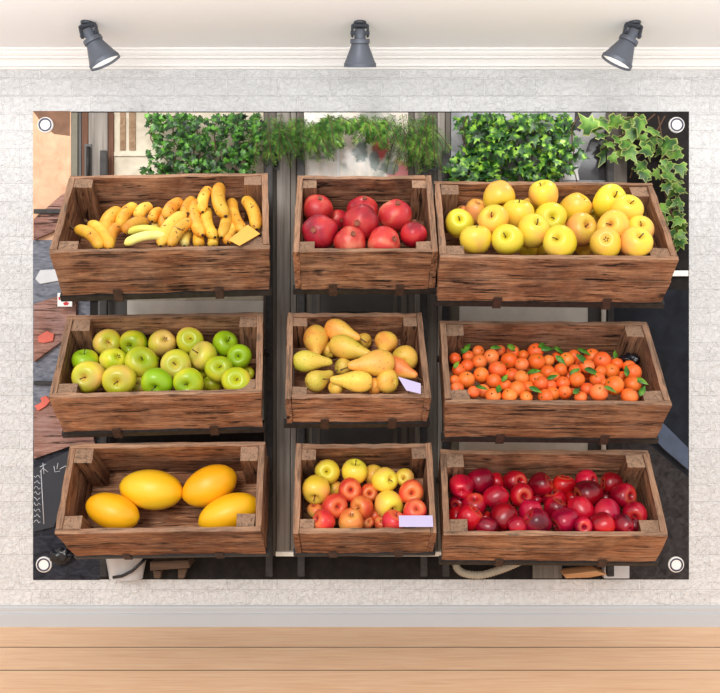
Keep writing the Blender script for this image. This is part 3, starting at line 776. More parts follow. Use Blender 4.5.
for v in bm.verts:
    k = noise.noise(v.co * 70) + .6 * noise.noise(v.co * 150); v.co *= 1 + .3 * k; v.co.x *= 1.25; v.co.z *= .75
o = link('plastic_bag', bm, M['plastic']); o.location = clamp_in('orange', p, .026)
tag(o, 'small crumpled black plastic bag tucked beside the last clementines at the crate end', 'bag')

# bananas
def banana(p0, p1, r, bend, label, mat='banana', stem0=True):
    """p0 stem end, p1 blossom end, bend: sideways sag vector"""
    c = (p0 + p1) / 2; ln = (p1 - p0).length
    o = empty('banana', c)
    tag(o, label, 'banana', 'bananas in the crate')
    n = 14; P = []; R = []
    for i in range(n + 1):
        t = i / n; q = p0.lerp(p1, t) + bend * (1 - (2 * t - 1) ** 2)
        P.append(q - c)
        e = min(1, max(.0, t / .16)); f = min(1, max(0, (1 - t) / .14))
        R.append(r * (.32 + .68 * math.sin(e * PI / 2)) * (.30 + .70 * math.sin(f * PI / 2)) * (1 + .05 * math.sin(t * PI)))
    bm = bmesh.new(); tube(bm, P, R, 15)
    ph = rnd.random() * 6
    bm.verts.ensure_lookup_table()
    for v in bm.verts:                                        # five soft ridges
        i, k = divmod(v.index, 15)
        v.co = P[i] + (v.co - P[i]) * (1 + .07 * math.cos(5 * 2 * PI * k / 15 + ph))
    bm.verts.index_update()
    link('peel', bm, M[mat], o)
    d0 = (P[0] - P[1]).normalized(); d1 = (P[-1] - P[-2]).normalized()
    bm = bmesh.new(); tube(bm, [P[0] - d0 * .002, P[0] + d0 * .008, P[0] + d0 * .016 + Vector((0, 0, .002))], [r * .34, r * .26, r * .30], 7); link('stem', bm, M['stem'] if mat == 'banana' else M['banana_green'], o)
    bm = bmesh.new(); tube(bm, [P[-1] - d1 * .002, P[-1] + d1 * .003], [r * .32, r * .2], 7); link('tip', bm, M['stem_dark'], o)
bl = [((122, 190), (196, 246), 20, (10, -12)), ((160, 172), (222, 246), 20, (12, -8)), ((252, 140), (206, 206), 20, (-10, -8)), ((294, 130), (252, 184), 18, (-8, -6)), ((338, 130), (300, 162), 19, (-6, -8)), ((364, 140), (338, 170), 16, (-4, -6)), ((248, 186), (220, 236), 18, (-6, -6)), ((322, 176), (262, 204), 17, (-4, -10)),
 ((374, 206), (272, 202), 12, (-2, -12)), ((376, 211), (262, 234), 13.5, (-4, -10)), ((370, 140), (378, 190), 17, (-6, 0)), ((424, 116), (380, 162), 20, (-8, -8)), ((428, 154), (362, 238), 19, (-10, -8)), ((452, 166), (388, 240), 19, (-8, -8)), ((456, 106), (428, 156), 17, (-6, -4)), ((462, 116), (478, 208), 18, (-12, 4)), ((500, 76), (478, 144), 18, (-8, -4)), ((528, 68), (542, 156), 20, (-12, 0)), ((494, 138), (512, 214), 17, (-10, 4)), ((544, 138), (530, 214), 17, (6, 0)), ((562, 114), (592, 198), 18, (-10, 4)), ((594, 110), (628, 192), 19, (8, -8)),
 ((440, 200), (428, 238), 16, (-4, 0)), ((474, 200), (470, 238), 16, (-4, 0)), ((516, 208), (508, 238), 17, (-4, 0)), ((566, 182), (548, 230), 16, (-4, 0)), ((352, 176), (348, 204), 15, (-4, 0))]
blabel = ['banana lying slanted at the crate end, nearest the front corner post', 'banana lying slanted beside the one at the end corner post', 'curved banana leaning on the pile, third along the back from the corner post', 'banana with a greenish tip near the back of the crate', 'short plump banana at the back, beside the greenish tipped one', 'small banana at the back, between the plump one and the middle bunch',
 'banana lying under the curved back one, down to the front rim', 'banana lying above the pale pair and under the greenish tipped one', 'upper pale yellow banana of the crossing pair at the front', 'lower pale green banana of the crossing pair at the front', 'banana mostly behind the long slanted pair in the middle', 'banana at the back in the middle, above the long slanted pair', 'first of the two long slanted bananas in the middle', 'second of the two long slanted bananas in the middle', 'spotted banana at the back beside the tall upright pair', 'upright banana just under the first of the tall pair', 'tall upright banana at the top, first of the tall pair', 'tallest upright banana at the top, second of the tall pair', 'upright banana with a dark tip under the tall pair', 'upright banana below the second of the tall pair', 'upright banana beside the last one at the crate end', 'last upright banana, against the crate end near the metal door post',
 'greenish banana tip at the front rim under the long slanted pair', 'banana tip at the front rim beside the dark tipped one', 'banana tip at the front rim under the dark tipped one', 'banana behind the orange price card', 'greenish banana mostly hidden behind the pale pair']
used = []
for i, ((a0, a1, w, bd_), lb) in enumerate(zip(bl, blabel)):
    top = i in (8, 9, 16, 17, 12, 13)
    lift = {8: -.022, 9: -.026, 16: -.03, 17: -.03, 12: -.03, 13: -.022, 14: -.012, 11: -.018, 22: .012, 23: .012, 24: .012, 25: .008, 26: .03, 10: .012, 7: -.01, 6: .008, 18: -.012, 19: -.006, 15: -.016}.get(i, 0)
    pp = []
    for (x, y) in (a0, a1):
        px, py = 30 + x / 2.769, 160 + y / 2.769
        p = on_fill('banana', px, py, .022, lift, zf=.128, zb=.075); pp.append(p)
    r = pxr(w / 2.769, pp[0]) * .88
    pp = [clamp_ray('banana', p, r) for p in pp]
    k = pxr(1 / 2.769, pp[0])
    bend = Vector((bd_[0] * k, -.006, -bd_[1] * k))
    banana(pp[0], pp[1], r, bend, lb, 'banana_green' if i in (8, 9, 26, 22) else 'banana')

# pears
def pear_mesh(i):
    bm = bmesh.new(); rs = random.Random(50 + i); ph = rs.random() * 6; bx = rs.uniform(-.12, .12)
    pr = catmull([(0, -.86), (.12, -.88), (.34, -.93), (.68, -.76), (.93, -.38), (1, .0), (.92, .42), (.72, .85), (.53, 1.22), (.42, 1.55), (.32, 1.82), (.18, 1.98), (.06, 2.0), (0, 1.98)], 3)
    pr[0] = (0, pr[0][1]); pr[-1] = (0, pr[-1][1])
    def fn(v):
        th = math.atan2(v.y, v.x); k = 1 + .03 * math.cos(3 * th + ph) + .03 * math.cos(2 * th)
        return Vector((v.x * k + bx * max(0, v.z) ** 2 * .5, v.y * k, v.z)) * REF
    lathe(bm, pr, 26, fn=fn)
    me = bpy.data.meshes.new('pear'); bmesh.ops.recalc_face_normals(bm, faces=bm.faces); bm.to_mesh(me); bm.free(); return me, bx
PSTEM = small_mesh('stem', M['stem'], lambda bm: tube(bm, [Vector(q) * REF for q in ((0, 0, 1.92), (.04, 0, 2.2), (.14, .02, 2.5))], [.06 * REF, .05 * REF, .07 * REF], 7))
pe = [((183, 152), 50, (188, 222), 0, 'pear', 'upturned pear at the back corner with its neck pointing down'),
 ((268, 118), 44, (398, 168), -.012, 'pear', 'long pear at the very back with its neck toward the upright one'),
 ((295, 188), 50, (405, 222), .0, 'pear', 'speckled pear in the middle, just in front of the long back one'),
 ((465, 168), 46, (455, 214), .0, 'pear', 'pear with its round end up, beside the crate wall at the back'),
 ((540, 232), 52, (552, 205), .0, 'pear', 'round brownish pear seen end on, against the crate side'),
 ((142, 245), 43, (268, 240), .0, 'pear_green', 'yellow green pear lying level below the upturned one'),
 ((436, 252), 52, (308, 270), -.03, 'pear', 'biggest pear in the centre, lying on the others'),
 ((355, 325), 46, (188, 314), -.012, 'pear_green', 'long yellow green pear along the front rim'),
 ((470, 325), 50, (420, 320), .004, 'pear', 'plump orange pear at the front behind the lilac card'),
 ((505, 270), 44, (586, 308), .01, 'pear', 'pear tapering down to the crate side above the lilac card'),
 ((182, 325), 46, (250, 290), .016, 'pear_green', 'green pear at the front corner, under the long yellow green one'),
 ((235, 200), 34, (215, 170), .03, 'pear', 'half hidden pear between the upturned one and the speckled one'),
 ((375, 165), 34, (330, 150), .03, 'pear', 'half hidden pear under the neck of the long back one'),
 ((420, 345), 34, (400, 330), .02, 'pear', 'half hidden pear at the front rim beside the plump orange one'),
 ((290, 268), 36, (340, 262), .03, 'pear_green', 'half hidden greenish pear under the biggest pear'),
 ((262, 350), 34, (300, 352), .02, 'pear', 'half hidden pear under the long yellow green one at the front')]
PM_ = []
for i in range(3):
    for mt in ('pear', 'pear_green'):
        me, bx = pear_mesh(i); me.materials.append(M[mt]); [setattr(p, 'use_smooth', True) for p in me.polygons]; PM_.append((mt, me))
for i, (b, rp, tpx, lift, mt, lb) in enumerate(pe):
    pb = on_fill('pear', 270 + b[0] / 4, 300 + b[1] / 4, .045, lift, zf=.115, zb=.07); r = pxr(rp / 4, pb)
    pt = on_fill('pear', 270 + tpx[0] / 4, 300 + tpx[1] / 4, .045, lift - .006, zf=.115, zb=.07)
    pb = clamp_in('pear', pb, r * .95)
    v = pt - pb
    if v.length < 1.7 * r:                                    # foreshortened: the neck points away from us or to us
        need = math.sqrt(max(0, (1.85 * r) ** 2 - v.length ** 2)); v += (pb - CAM).normalized() * need * .8 + XF['pear'].to_3x3() @ Vector((0, 0, 0)) 
    o = newobj('pear', [m for t, m in PM_ if t == mt][i % 3]); L = v.length / (1.97 * r)
    o.matrix_world = Matrix.Translation(pb) @ orient(v, rnd.random() * 6) @ Matrix.Diagonal((r / REF, r / REF, r / REF * max(.75, min(1.25, L)), 1))
    newobj('stem', PSTEM, o); tag(o, lb, 'pear', 'pears in the crate')

# melons
pr2 = catmull([(0, -1.62), (.14, -1.58), (.5, -1.36), (.83, -.85), (1, -.1), (.94, .6), (.68, 1.2), (.32, 1.53), (.1, 1.62), (0, 1.63)], 4)
pr2[0] = (0, pr2[0][1]); pr2[-1] = (0, pr2[-1][1])
def mel_fn(v):
    th = math.atan2(v.y, v.x); return Vector((v.x * (1 + .006 * math.cos(9 * th)), v.y * (1 + .006 * math.cos(9 * th)), v.z)) * REF
MEL = small_mesh('melon', M['melon'], lambda bm: lathe(bm, pr2, 40, fn=mel_fn))
MSTEM = small_mesh('stem', M['stem'], lambda bm: tube(bm, [(0, 0, 1.6 * REF), (0, 0, 1.68 * REF)], [.11 * REF, .07 * REF], 8))
for (cx, cy), (sa, sb), ang, lb in (((228, 225), (80, 48), -22, 'yellow melon at the front corner by the post, cut off by the crate rim'), ((335, 165), (90, 55), -8, 'yellow melon at the back, touching the tilted one beside it'), ((497, 155), (80, 54), 30, 'yellow melon tilted upward at the back, near the dark corner post'), ((550, 230), (88, 50), 24, 'yellow melon at the front, partly behind the corner post and crate side')):
    px, py = 30 + cx / 2.769, 430 + cy / 2.769
    p = on_fill('melon', px, py, .06, 0, zf=.135, zb=.082); r = pxr(sb / 2.769, p)
    k = sa / sb / 1.63
    n = XF['melon'].to_3x3() @ Vector((0, 0, 1)); d = Vector((math.cos(math.radians(ang)), 0, math.sin(math.radians(ang)))); d = (d - n * d.dot(n) * .8).normalized()
    q = XF['melon'].inverted() @ p
    e = .0115 + r * 1.0
    q.z = max(q.z, e); q.y = max(q.y, -CR['melon'][7] + T + r * 1.02); p2 = XF['melon'] @ q
    o = newobj('melon', MEL); o.matrix_world = Matrix.Translation(p2) @ orient(d, rnd.random() * 6) @ Matrix.Diagonal((r / REF, r / REF, r / REF * k, 1)); newobj('stem', MSTEM, o)
    tag(o, lb, 'melon', 'yellow melons in the crate')

# price cards
def card(key, pix, s, ox, oy, mat, label, lift, zf=None, zb=None, forward=.012):
    P = []
    for x, y in pix:
        p = on_fill(key, ox + x / s, oy + y / s, .03, lift, zf, zb); P.append(p + (CAM - p).normalized() * forward)
    c = sum(P, Vector()) / len(P); bm = bmesh.new(); vs = [bm.verts.new(p - c) for p in P]; bm.faces.new(vs)
    o = link('price_card', bm, mat, smooth=False); o.location = c
    sm = o.modifiers.new('thickness', 'SOLIDIFY'); sm.thickness = .0012
    tag(o, label, 'card')
card('banana', [(550, 222), (603, 180), (637, 205), (580, 238)], 2.769, 30, 160, M['card_orange'], 'plain orange yellow card lying on the bananas at the front rim', -.02, .128, .075)
card('pear', [(512, 308), (603, 335), (603, 376), (545, 362)], 4, 270, 300, M['card_lilac'], 'small pale lilac card leaning on the pears at the front corner', -.022, .115, .07, .004)
card('mixed', [(515, 343), (650, 343), (653, 388), (517, 388)], 4, 270, 430, M['card_lilac'], 'wide pale lilac card standing at the rim of the mixed apple crate', -.02, forward=.004)

# ------------------------------------------------------------------ shop front in low relief behind the racks
def grain(name, rgb, rgb2, axis=2, rough=.7):
    t = NT(name); sc = [60, 60, 60]; sc[axis] = 3
    f = t.noise(t.coord(tuple(sc), 3.7), 1.2, 6, .6, .5)
    t.col(t.ramp(f, [(.3, lin(rgb)), (.7, lin(rgb2))])); t.set(Roughness=rough, Specular_IOR_Level=.25); t.bump(f, .3, .002); return t.m
M['door_grey'] = grain('grey_painted_door_wood', (118, 110, 102), (164, 156, 148))
M['door_brown'] = grain('brown_stained_bead', (84, 56, 42), (126, 88, 68))
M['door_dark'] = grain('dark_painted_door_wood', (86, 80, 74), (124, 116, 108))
M['door_black'] = simple('blackened_door_panel', (76, 73, 70), .5, 0, .2, 12)
M['olive'] = simple('olive_grey_jamb_paint', (118, 112, 96), .6, 0, .1)
M['cream'] = printmat('cream_shop_wall', (196, 184, 160), (232, 222, 202), 14)
M['ornament'] = printmat('brown_lattice', (126, 96, 70), (176, 146, 116), 60)
M['reflection_dark'] = simple('painted_dark_reflection', (62, 60, 62), .15, 0, .25, 10)
def glassmat(name, stops, sc=9):
    t = NT(name); f = t.noise(t.coord((1, 1, .8), 2), sc, 4, .6, .8)
    t.col(t.ramp(f, [(p, lin(c)) for p, c in stops])); t.set(Roughness=.18, Specular_IOR_Level=.5); return t.m
def painted_reflection_glass():  # red and grey reflections are painted into the glass colour
    t = NT('glass_with_painted_reflections'); v = t.coord((1, 1, 1))
    f = t.noise(v, 10, 5, .65, .8)
    c = t.ramp(f, [(.30, lin((170, 172, 160))), (.45, lin((222, 214, 202))), (.6, lin((244, 228, 216))), (.75, lin((250, 226, 220)))])
    wob = t.noise(v, 26, 5, .7)
    def blob(px, py, rx, rz, col, hard, c):
        p = W(px, py); mp = t.n('Mapping'); mp.vector_type = 'TEXTURE'
        mp.inputs['Location'].default_value = (p.x, 0, p.z); mp.inputs['Scale'].default_value = (rx / PX, 1, rz / PX)
        tc = t.n('TexCoord'); t.l(tc.outputs['Object'], mp.inputs[0])
        ln = t.n('VectorMath', operation='LENGTH'); t.l(mp.outputs[0], ln.inputs[0])
        d = t.math('ADD', ln.outputs['Value'], t.math('MULTIPLY', t.math('SUBTRACT', wob, .5), 1.8))
        return t.mix(t.ramp(d, [(hard, (.9,) * 3), (min(1, hard + .22), (0, 0, 0))]), c, lin(col))
    for a in ((318, 158, 14, 3, (160, 164, 156)), (312, 146, 10, 4, (150, 158, 146)), (330, 150, 8, 6, (160, 170, 150)), (380, 145, 13, 19, (204, 76, 78)), (402, 172, 19, 15, (226, 128, 132)), (360, 152, 11, 15, (96, 112, 104)), (374, 160, 7, 13, (110, 124, 118)), (390, 168, 12, 8, (120, 130, 124))):
        c = blob(*a, .62, c)
    t.col(c); t.set(Roughness=.15, Specular_IOR_Level=.5); return t.m
M['pane_pink'] = painted_reflection_glass()
M['pane_grey'] = glassmat('pale_shop_glass', [(.3, (110, 112, 116)), (.5, (176, 176, 178)), (.7, (222, 220, 220))], 6)
M['red_cloth'] = simple('red_display_cloth', (206, 92, 96), .7, 0, .25, 25)
M['grey_mark'] = simple('grey_glass_etching', (120, 128, 126), .5, 0, .2, 30)
def ppart(name, pix, y0, y1, m, parent, bev=0):
    bm = bmesh.new(); pprism(bm, pix, y0, y1)
    if bev:
        bmesh.ops.bevel(bm, geom=[e for e in bm.edges], offset=bev, segments=1, affect='EDGES')
    o = link(name, bm, m, smooth=False)
    if parent:
        o.parent = parent; o.matrix_parent_inverse = Matrix.Translation(-parent.location)
    return o
def R_(x0, x1, y0, y1): return [(x0, y0), (x1, y0), (x1, y1), (x0, y1)]
YB = -.0032
def post(label, boards, handle=None):
    o = empty('door_post', W(boards[0][0], 300, 0)); tag(o, label, 'door post')
    for nm, x0, x1, y0, y1, d, m in boards: pass
    return o
def doorpost(label, boards, loc, handle=None):
    o = empty('door_post', loc); tag(o, label, 'door post', 'wooden door posts of the shop front')
    for nm, x0, x1, y0, y1, d, m in boards: ppart(nm, R_(x0, x1, y0, y1), YB, -d, M[m], o, .0012)
    if handle:
        hx, y0, y1, d = handle
        bm = bmesh.new(); a = W(hx, y0, -d - .012); b = W(hx, y1, -d - .012)
        tube(bm, [a + Vector((0, .014, 0)), a, b, b + Vector((0, .014, 0))], .0055, 10)
        h = link('door_handle', bm, M['iron']); h.parent = o; h.matrix_parent_inverse = Matrix.Translation(-o.location)
        h = ppart('lock_plate', R_(hx - 3.5, hx + 3.5, y0 - 3, y1 + 5), -d + .001, -d - .003, M['door_black'], o)
    return o
doorpost('grey wooden door post with dark handle beside the terracotta wall', [('jamb', 71, 77.5, 112.5, 300, .012, 'olive'), ('jamb_recess', 77.8, 81.5, 112.5, 300, .005, 'door_black'), ('bead', 81.8, 88, 112.5, 300, .014, 'door_brown'), ('board', 88.4, 107.5, 112.5, 300, .018, 'door_grey'), ('bead', 108, 113.5, 112.5, 300, .014, 'door_brown')], W(90, 300), (88, 147, 180, .020))
doorpost('grooved grey door post with handle between the two leafy windows', [('board', 264, 276, 112.5, 556, .018, 'door_dark'), ('board', 276.6, 290, 112.5, 556, .022, 'door_grey'), ('bead', 290.6, 296, 112.5, 556, .018, 'door_grey'), ('bead', 296.6, 303.5, 112.5, 556, .014, 'door_dark')], W(280, 400), (276, 143, 165, .022))
doorpost('grooved grey door post with handle below the fern at the ivy', [('bead', 408.6, 414, 112.5, 556, .014, 'door_dark'), ('bead', 414.6, 425, 112.5, 556, .018, 'door_grey'), ('board', 425.6, 437, 112.5, 556, .022, 'door_dark'), ('board', 437.6, 445, 112.5, 556, .022, 'door_grey'), ('bead', 445.6, 450.5, 112.5, 556, .018, 'door_dark')], W(430, 400), (433.5, 148, 166, .022))

w = empty('shop_window', W(188, 300)); tag(w, 'cream shop window with brown lattice behind the box bush', 'window')
ppart('pane', R_(114, 263.5, 112.5, 300), YB, -.006, M['cream'], w)
for x0, x1 in ((120, 125.5), (129, 135.5)): ppart('lattice_bar', R_(x0, x1, 112.5, 150), -.0062, -.010, M['ornament'], w)
ppart('sill_bar', R_(114, 150, 152, 156), -.0062, -.012, M['cream'], w)
w = empty('shop_window', W(356, 300)); tag(w, 'pale pinkish shop window with red reflections painted in, below the fern', 'window')
ppart('pane', R_(304, 408.2, 112.5, 180), YB, -.006, M['pane_pink'], w)
ppart('glazing_bar', R_(337, 339.4, 112.5, 180), -.0062, -.010, M['cornice'], w)
w = empty('shop_window', W(530, 300)); tag(w, 'pale grey shop window behind the bright ivy', 'window')
ppart('pane', R_(451, 606, 112.5, 300), YB, -.006, M['pane_grey'], w)
ppart('mullion', R_(606.5, 627, 112.5, 300), YB, -.016, M['door_dark'], w)
for pix in ([(575, 112.5), (592, 112.5), (586, 122), (580, 132), (574, 128)], [(590, 140), (606, 130), (606, 180), (580, 180), (578, 172)]): ppart('dark_reflection', pix, -.0062, -.0072, M['reflection_dark'], w)  # dark reflections put on the pane as flat coloured pieces
ppart('pale_sheet', [(565, 168), (577, 165), (579, 180), (563, 180)], -.0062, -.009, M['white'], w)

d = empty('door_leaf', W(356, 400)); tag(d, 'dark painted double door leaf with grooves behind the middle crates', 'door')
ppart('panel', R_(304, 408.2, 180.3, 556), YB, -.008, M['door_black'], d)
for x0, x1 in ((306, 312), (316, 320), (393, 397), (401, 407)): ppart('moulding', R_(x0, x1, 181, 556), -.0082, -.014, M['door_dark'], d)
bm = bmesh.new(); a = W(337, 313, -.024); b = W(379, 313, -.024)
tube(bm, [a + Vector((0, .014, -.012)), a + Vector((0, 0, -.008)), a + Vector((.006, 0, 0)), b + Vector((-.006, 0, 0)), b + Vector((0, 0, -.008)), b + Vector((0, .014, -.012))], .005, 8)
h = link('pull_handle', bm, M['iron']); h.parent = d; h.matrix_parent_inverse = Matrix.Translation(-d.location)

p = empty('metal_sheet', W(195, 320)); tag(p, 'pale brushed metal panel between the banana crate and the green apple crate', 'panel')
ppart('sheet', R_(127, 263.5, 300.3, 420), YB, -.012, M['steel'], p, .001)
ppart('dark_edge', R_(98, 126.6, 300.3, 420), YB, -.008, M['door_black'], p)
p = empty('metal_sheet', W(530, 320)); tag(p, 'pale brushed metal panel behind the clementine crate, seen above and below it', 'panel')
ppart('sheet', R_(459, 588, 300.3, 560), YB, -.012, M['steel'], p, .001)
ppart('edge_strip', R_(451, 458.6, 300.3, 560), YB, -.016, M['olive'], p)
ppart('dark_stile', R_(588.4, 601, 300.3, 560), YB, -.014, M['door_black'], p)
ppart('edge_strip', R_(601.4, 610, 300.3, 560), YB, -.018, M['steel'], p, .001)
bm = bmesh.new(); a = W(276, 553.5, -.09); b = W(446, 553.5, -.09); box(bm, (a.x, -.098, a.z - .007), (b.x, -.082, a.z + .007), .001)
o = link('metal_rail', bm, M['steel'], smooth=False); tag(o, 'pale horizontal metal rail under the mixed apple crate', 'rail')
bm = bmesh.new(); pprism(bm, R_(663, 688.5, 270.5, 276), YB, -.018); o = link('white_bar', bm, M['white'], smooth=False); tag(o, 'short white bar on the dark street beside the yellow apple crate', 'bar')

# things on the street beside the racks
M['table_pink'] = wood('worn_pinkish_table_wood', 0, (156, 112, 98), (110, 74, 64), (186, 146, 132), (170, 150, 150), .5)
M['kerb'] = simple('blue_grey_kerb_stone', (64, 76, 98), .6, 0, .25, 18)
M['chalk'] = simple('white_chalk', (196, 200, 208), .9, 0, .1)
M['slate'] = simple('blackboard_slate', (36, 40, 50), .6, 0, .2, 14)
M['zinc'] = simple('pale_zinc', (196, 196, 198), .45, .2, .05)
M['hose'] = simple('ribbed_grey_hose', (176, 166, 146), .6, 0, .1)
M['coral'] = simple('coral_red_cloth', (214, 104, 88), .7, 0, .15)
M['stool'] = grain('dark_stool_wood', (62, 48, 38), (108, 84, 66), 0)
def slab(name, pix, y0, y1, m, label, cat):
    bm = bmesh.new(); pprism(bm, pix, y0, y1)
    bmesh.ops.bevel(bm, geom=list(bm.edges), offset=.001, segments=1, affect='EDGES')
    o = link(name, bm, m, smooth=False); tag(o, label, cat); return o
slab('plank_table', [(33.5, 219), (60, 196), (74, 187), (84, 190), (84, 222), (60, 228), (33.5, 240)], YB, -.020, M['table_pink'], 'worn pinkish wooden tabletop beside the banana crate', 'table')
slab('street_bar', [(33.5, 209), (62, 209), (62, 213.5), (33.5, 213.5)], -.0205, -.026, M['iron'], 'thin dark bar across the tabletop beside the banana crate', 'bar')
slab('plank_table', [(33.5, 304), (58, 296), (76, 298), (76, 332), (52, 348), (33.5, 362)], YB, -.020, M['table_pink'], 'worn pinkish wooden tabletop beside the top of the green apple crate', 'table')
slab('plank_table', [(33.5, 410), (52, 398), (84, 400), (96, 448), (70, 446), (33.5, 459)], YB, -.020, M['table_pink'], 'worn pinkish wooden tabletop between the green apple and melon crates', 'table')
slab('red_cloth', [(38, 336), (47, 331), (54, 334), (53, 341), (44, 343), (38, 342)], -.0205, -.026, M['coral'], 'small red cloth lying on the tabletop beside the green apples', 'cloth')
slab('red_flower', [(34, 406), (42, 402), (40, 398), (46, 395.5), (50, 401), (46, 406), (38, 411)], -.0205, -.028, M['coral'], 'coral red petal cluster at the corner of the lowest tabletop', 'flower')
slab('street_bar', [(33.5, 381), (56, 381), (56, 385), (33.5, 385)], YB, -.018, M['iron'], 'thin dark bar on the grey paving beside the green apples', 'bar')
slab('stone_slab', [(35, 279), (40, 270), (58, 269), (63, 280), (40, 284)], YB, -.008, M['zinc'], 'pale flat stone on the paving beside the banana crate', 'stone')
c = empty('price_sign', W(66, 300)); tag(c, 'small white sign with a red mark at the end of the banana shelf', 'sign')
ppart('board', R_(57.5, 72, 293, 306.5), -.05, -.056, M['white'], c)
ppart('red_mark', [(63, 303), (66, 301.5), (69, 303), (67.5, 305.2), (64, 305.2)], -.0561, -.0572, M['redmark'], c)
ppart('red_mark', R_(58.5, 60, 297, 300), -.0561, -.0572, M['redmark'], c)
ppart('back_strut', R_(63, 66, 294, 306), -.0032, -.0499, M['iron'], c)
ch = empty('chalkboard', W(50, 500)); tag(ch, 'black chalkboard with white chalk writing beside the melon crate', 'chalkboard')
ppart('board', [(33.5, 468), (72, 449), (64, 500), (54, 527), (33.5, 532)], YB, -.016, M['slate'], ch, .001)
bm = bmesh.new()
def stroke(pts, r=.0013): tube(bm, [W(x, y, -.0165) for x, y in pts], r, 5)
stroke([(41, 470), (44, 524)], .0016)
for pts in ([(40, 467), (46, 464)], [(43, 463), (44, 474)], [(40, 472), (43, 468), (48, 472)], [(54, 466), (55, 472), (60, 471)], [(58, 463), (57, 469)], [(60, 469), (65, 466), (70, 468)]): stroke(pts)
for i in range(9):
    y = 476 + i * 5.6; stroke([(34 + k * 1.6, y + 1.6 * math.sin(k * 1.9 + i) + k * .2) for k in range(5)], .0011)
o = link('chalk_writing', bm, M['chalk']); o.parent = ch; o.matrix_parent_inverse = Matrix.Translation(-ch.location)
bm = bmesh.new(); bmesh.ops.create_icosphere(bm, subdivisions=4, radius=1)
for v in bm.verts:
    k = noise.noise(v.co * 2.2) + .5 * noise.noise(v.co * 5); v.co *= 1 + .35 * k; v.co = Vector((v.co.x * .034, v.co.y * .014, v.co.z * .026))
o = link('plastic_bag', bm, M['plastic']); o.location = W(61, 556, -.022); tag(o, 'crumpled shiny black plastic sheet under the corner of the melon crate', 'bag')
bk = empty('zinc_bucket', W(126, 570)); tag(bk, 'pale bucket with a black handle under the melon crate', 'bucket')
bm = bmesh.new(); c0 = W(126, 566, -.045); b0 = W(126, 578.3, -.045)
h = c0.z - b0.z + .03
lathe(bm, [(0, 0), (.052, 0), (.066, h), (.069, h + .002), (.069, h + .005), (.063, h + .004), (.05, .004), (0, .004)], 32, mat=Matrix.Translation((b0.x, -.045, b0.z)) @ Matrix.Diagonal((1, .55, 1, 1)))
o = link('pail', bm, M['zinc'], autosmooth=40); o.parent = bk; o.matrix_parent_inverse = Matrix.Translation(-bk.location)
bm = bmesh.new(); tube(bm, [W(113, 577.5, -.085), W(122, 576, -.088), (W(132, 571, -.088)), W(141, 563, -.085), W(147, 556, -.07)], .005, 8)
o = link('handle', bm, M['plastic']); o.parent = bk; o.matrix_parent_inverse = Matrix.Translation(-bk.location)
st = empty('wooden_stool', W(168, 574)); tag(st, 'low dark wooden stool half hidden under the melon crate', 'stool')
ppart('seat', [(150, 562), (188, 560), (190, 568), (150, 571)], -.02, -.10, M['stool'], st, .002)
ppart('leg', [(153, 571), (161, 571), (160, 578.5), (154, 578.5)], -.03, -.055, M['stool'], st, .001)
ppart('leg', [(178, 569), (187, 568), (184, 578.5), (178, 578.5)], -.03, -.055, M['stool'], st, .001)
bm = bmesh.new()
pts = [W(455, 560, -.03), W(457, 568, -.035), W(465, 573.5, -.04), (W(480, 575, -.045)), W(495, 571.5, -.045), W(510, 566, -.04), W(522, 560, -.035), W(530, 552, -.03)]
cp = []
for i in range(len(pts) - 1):
    P4 = [pts[max(0, i - 1)], pts[i], pts[i + 1], pts[min(len(pts) - 1, i + 2)]]
    for k in range(16):
        t = k / 16; cp.append(.5 * ((2 * P4[1]) + (P4[2] - P4[0]) * t + (2 * P4[0] - 5 * P4[1] + 4 * P4[2] - P4[3]) * t * t + (3 * P4[1] - P4[0] - 3 * P4[2] + P4[3]) * t ** 3))
tube(bm, cp, [.0125 if i % 3 else .0105 for i in range(len(cp))], 10)
o = link('ribbed_hose', bm, M['hose']); tag(o, 'pale ribbed hose looping under the red apple crate', 'hose')
M['raw'] = grain('raw_pale_board', (176, 120, 76), (216, 164, 116), 0)
slab('wooden_board', [(564, 574.5), (596, 571), (607, 574.5), (590, 577.5), (566, 578.5)], YB, -.07, M['raw'], 'thin pale wooden board on the ground under the red apple crate', 'board')
slab('stone_block', [(604, 560), (629.5, 557), (629.5, 578.5), (604, 578.5)], YB, -.03, M['zinc'], 'pale grey stone block under the end of the red apple crate', 'stone')
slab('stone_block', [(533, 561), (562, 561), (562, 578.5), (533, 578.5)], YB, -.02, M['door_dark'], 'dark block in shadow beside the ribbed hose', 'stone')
slab('kerb_stone', [(641, 409), (648, 408), (688.5, 448), (688.5, 470), (664, 449), (641, 424)], YB, -.03, M['kerb'], 'blue grey kerb stone slanting across the dark street beside the clementine crate', 'kerb')

# ------------------------------------------------------------------ greenery over the shop front
def ivy_leaf(bm, mat, s, lay=None):
    out = [(0, 0), (-.28, -.12), (-.46, .10), (-.30, .26), (-.42, .52), (-.16, .52), (0, 1.0), (.16, .52), (.42, .52), (.30, .26), (.46, .10), (.28, -.12)]
    c = bm.verts.new(mat @ Vector((0, .3 * s, .06 * s))); vs = [bm.verts.new(mat @ Vector((x * s, y * s, -.12 * s * (x * x + (y - .3) ** 2)))) for x, y in out]
    mid = None
    if lay is not None:
        mid = [bm.verts.new(mat @ Vector((x * s * .72, (.3 + (y - .3) * .72) * s, .0))) for x, y in out]
        c[lay] = 0
        for v in mid: v[lay] = .55
        for v in vs: v[lay] = 1
        n = len(out)
        for i in range(n):
            j = (i + 1) % n
            bm.faces.new((c, mid[i], mid[j])); bm.faces.new((mid[i], vs[i], vs[j], mid[j]))
    else:
        for i in range(len(out)): bm.faces.new((c, vs[i], vs[(i + 1) % len(out)]))
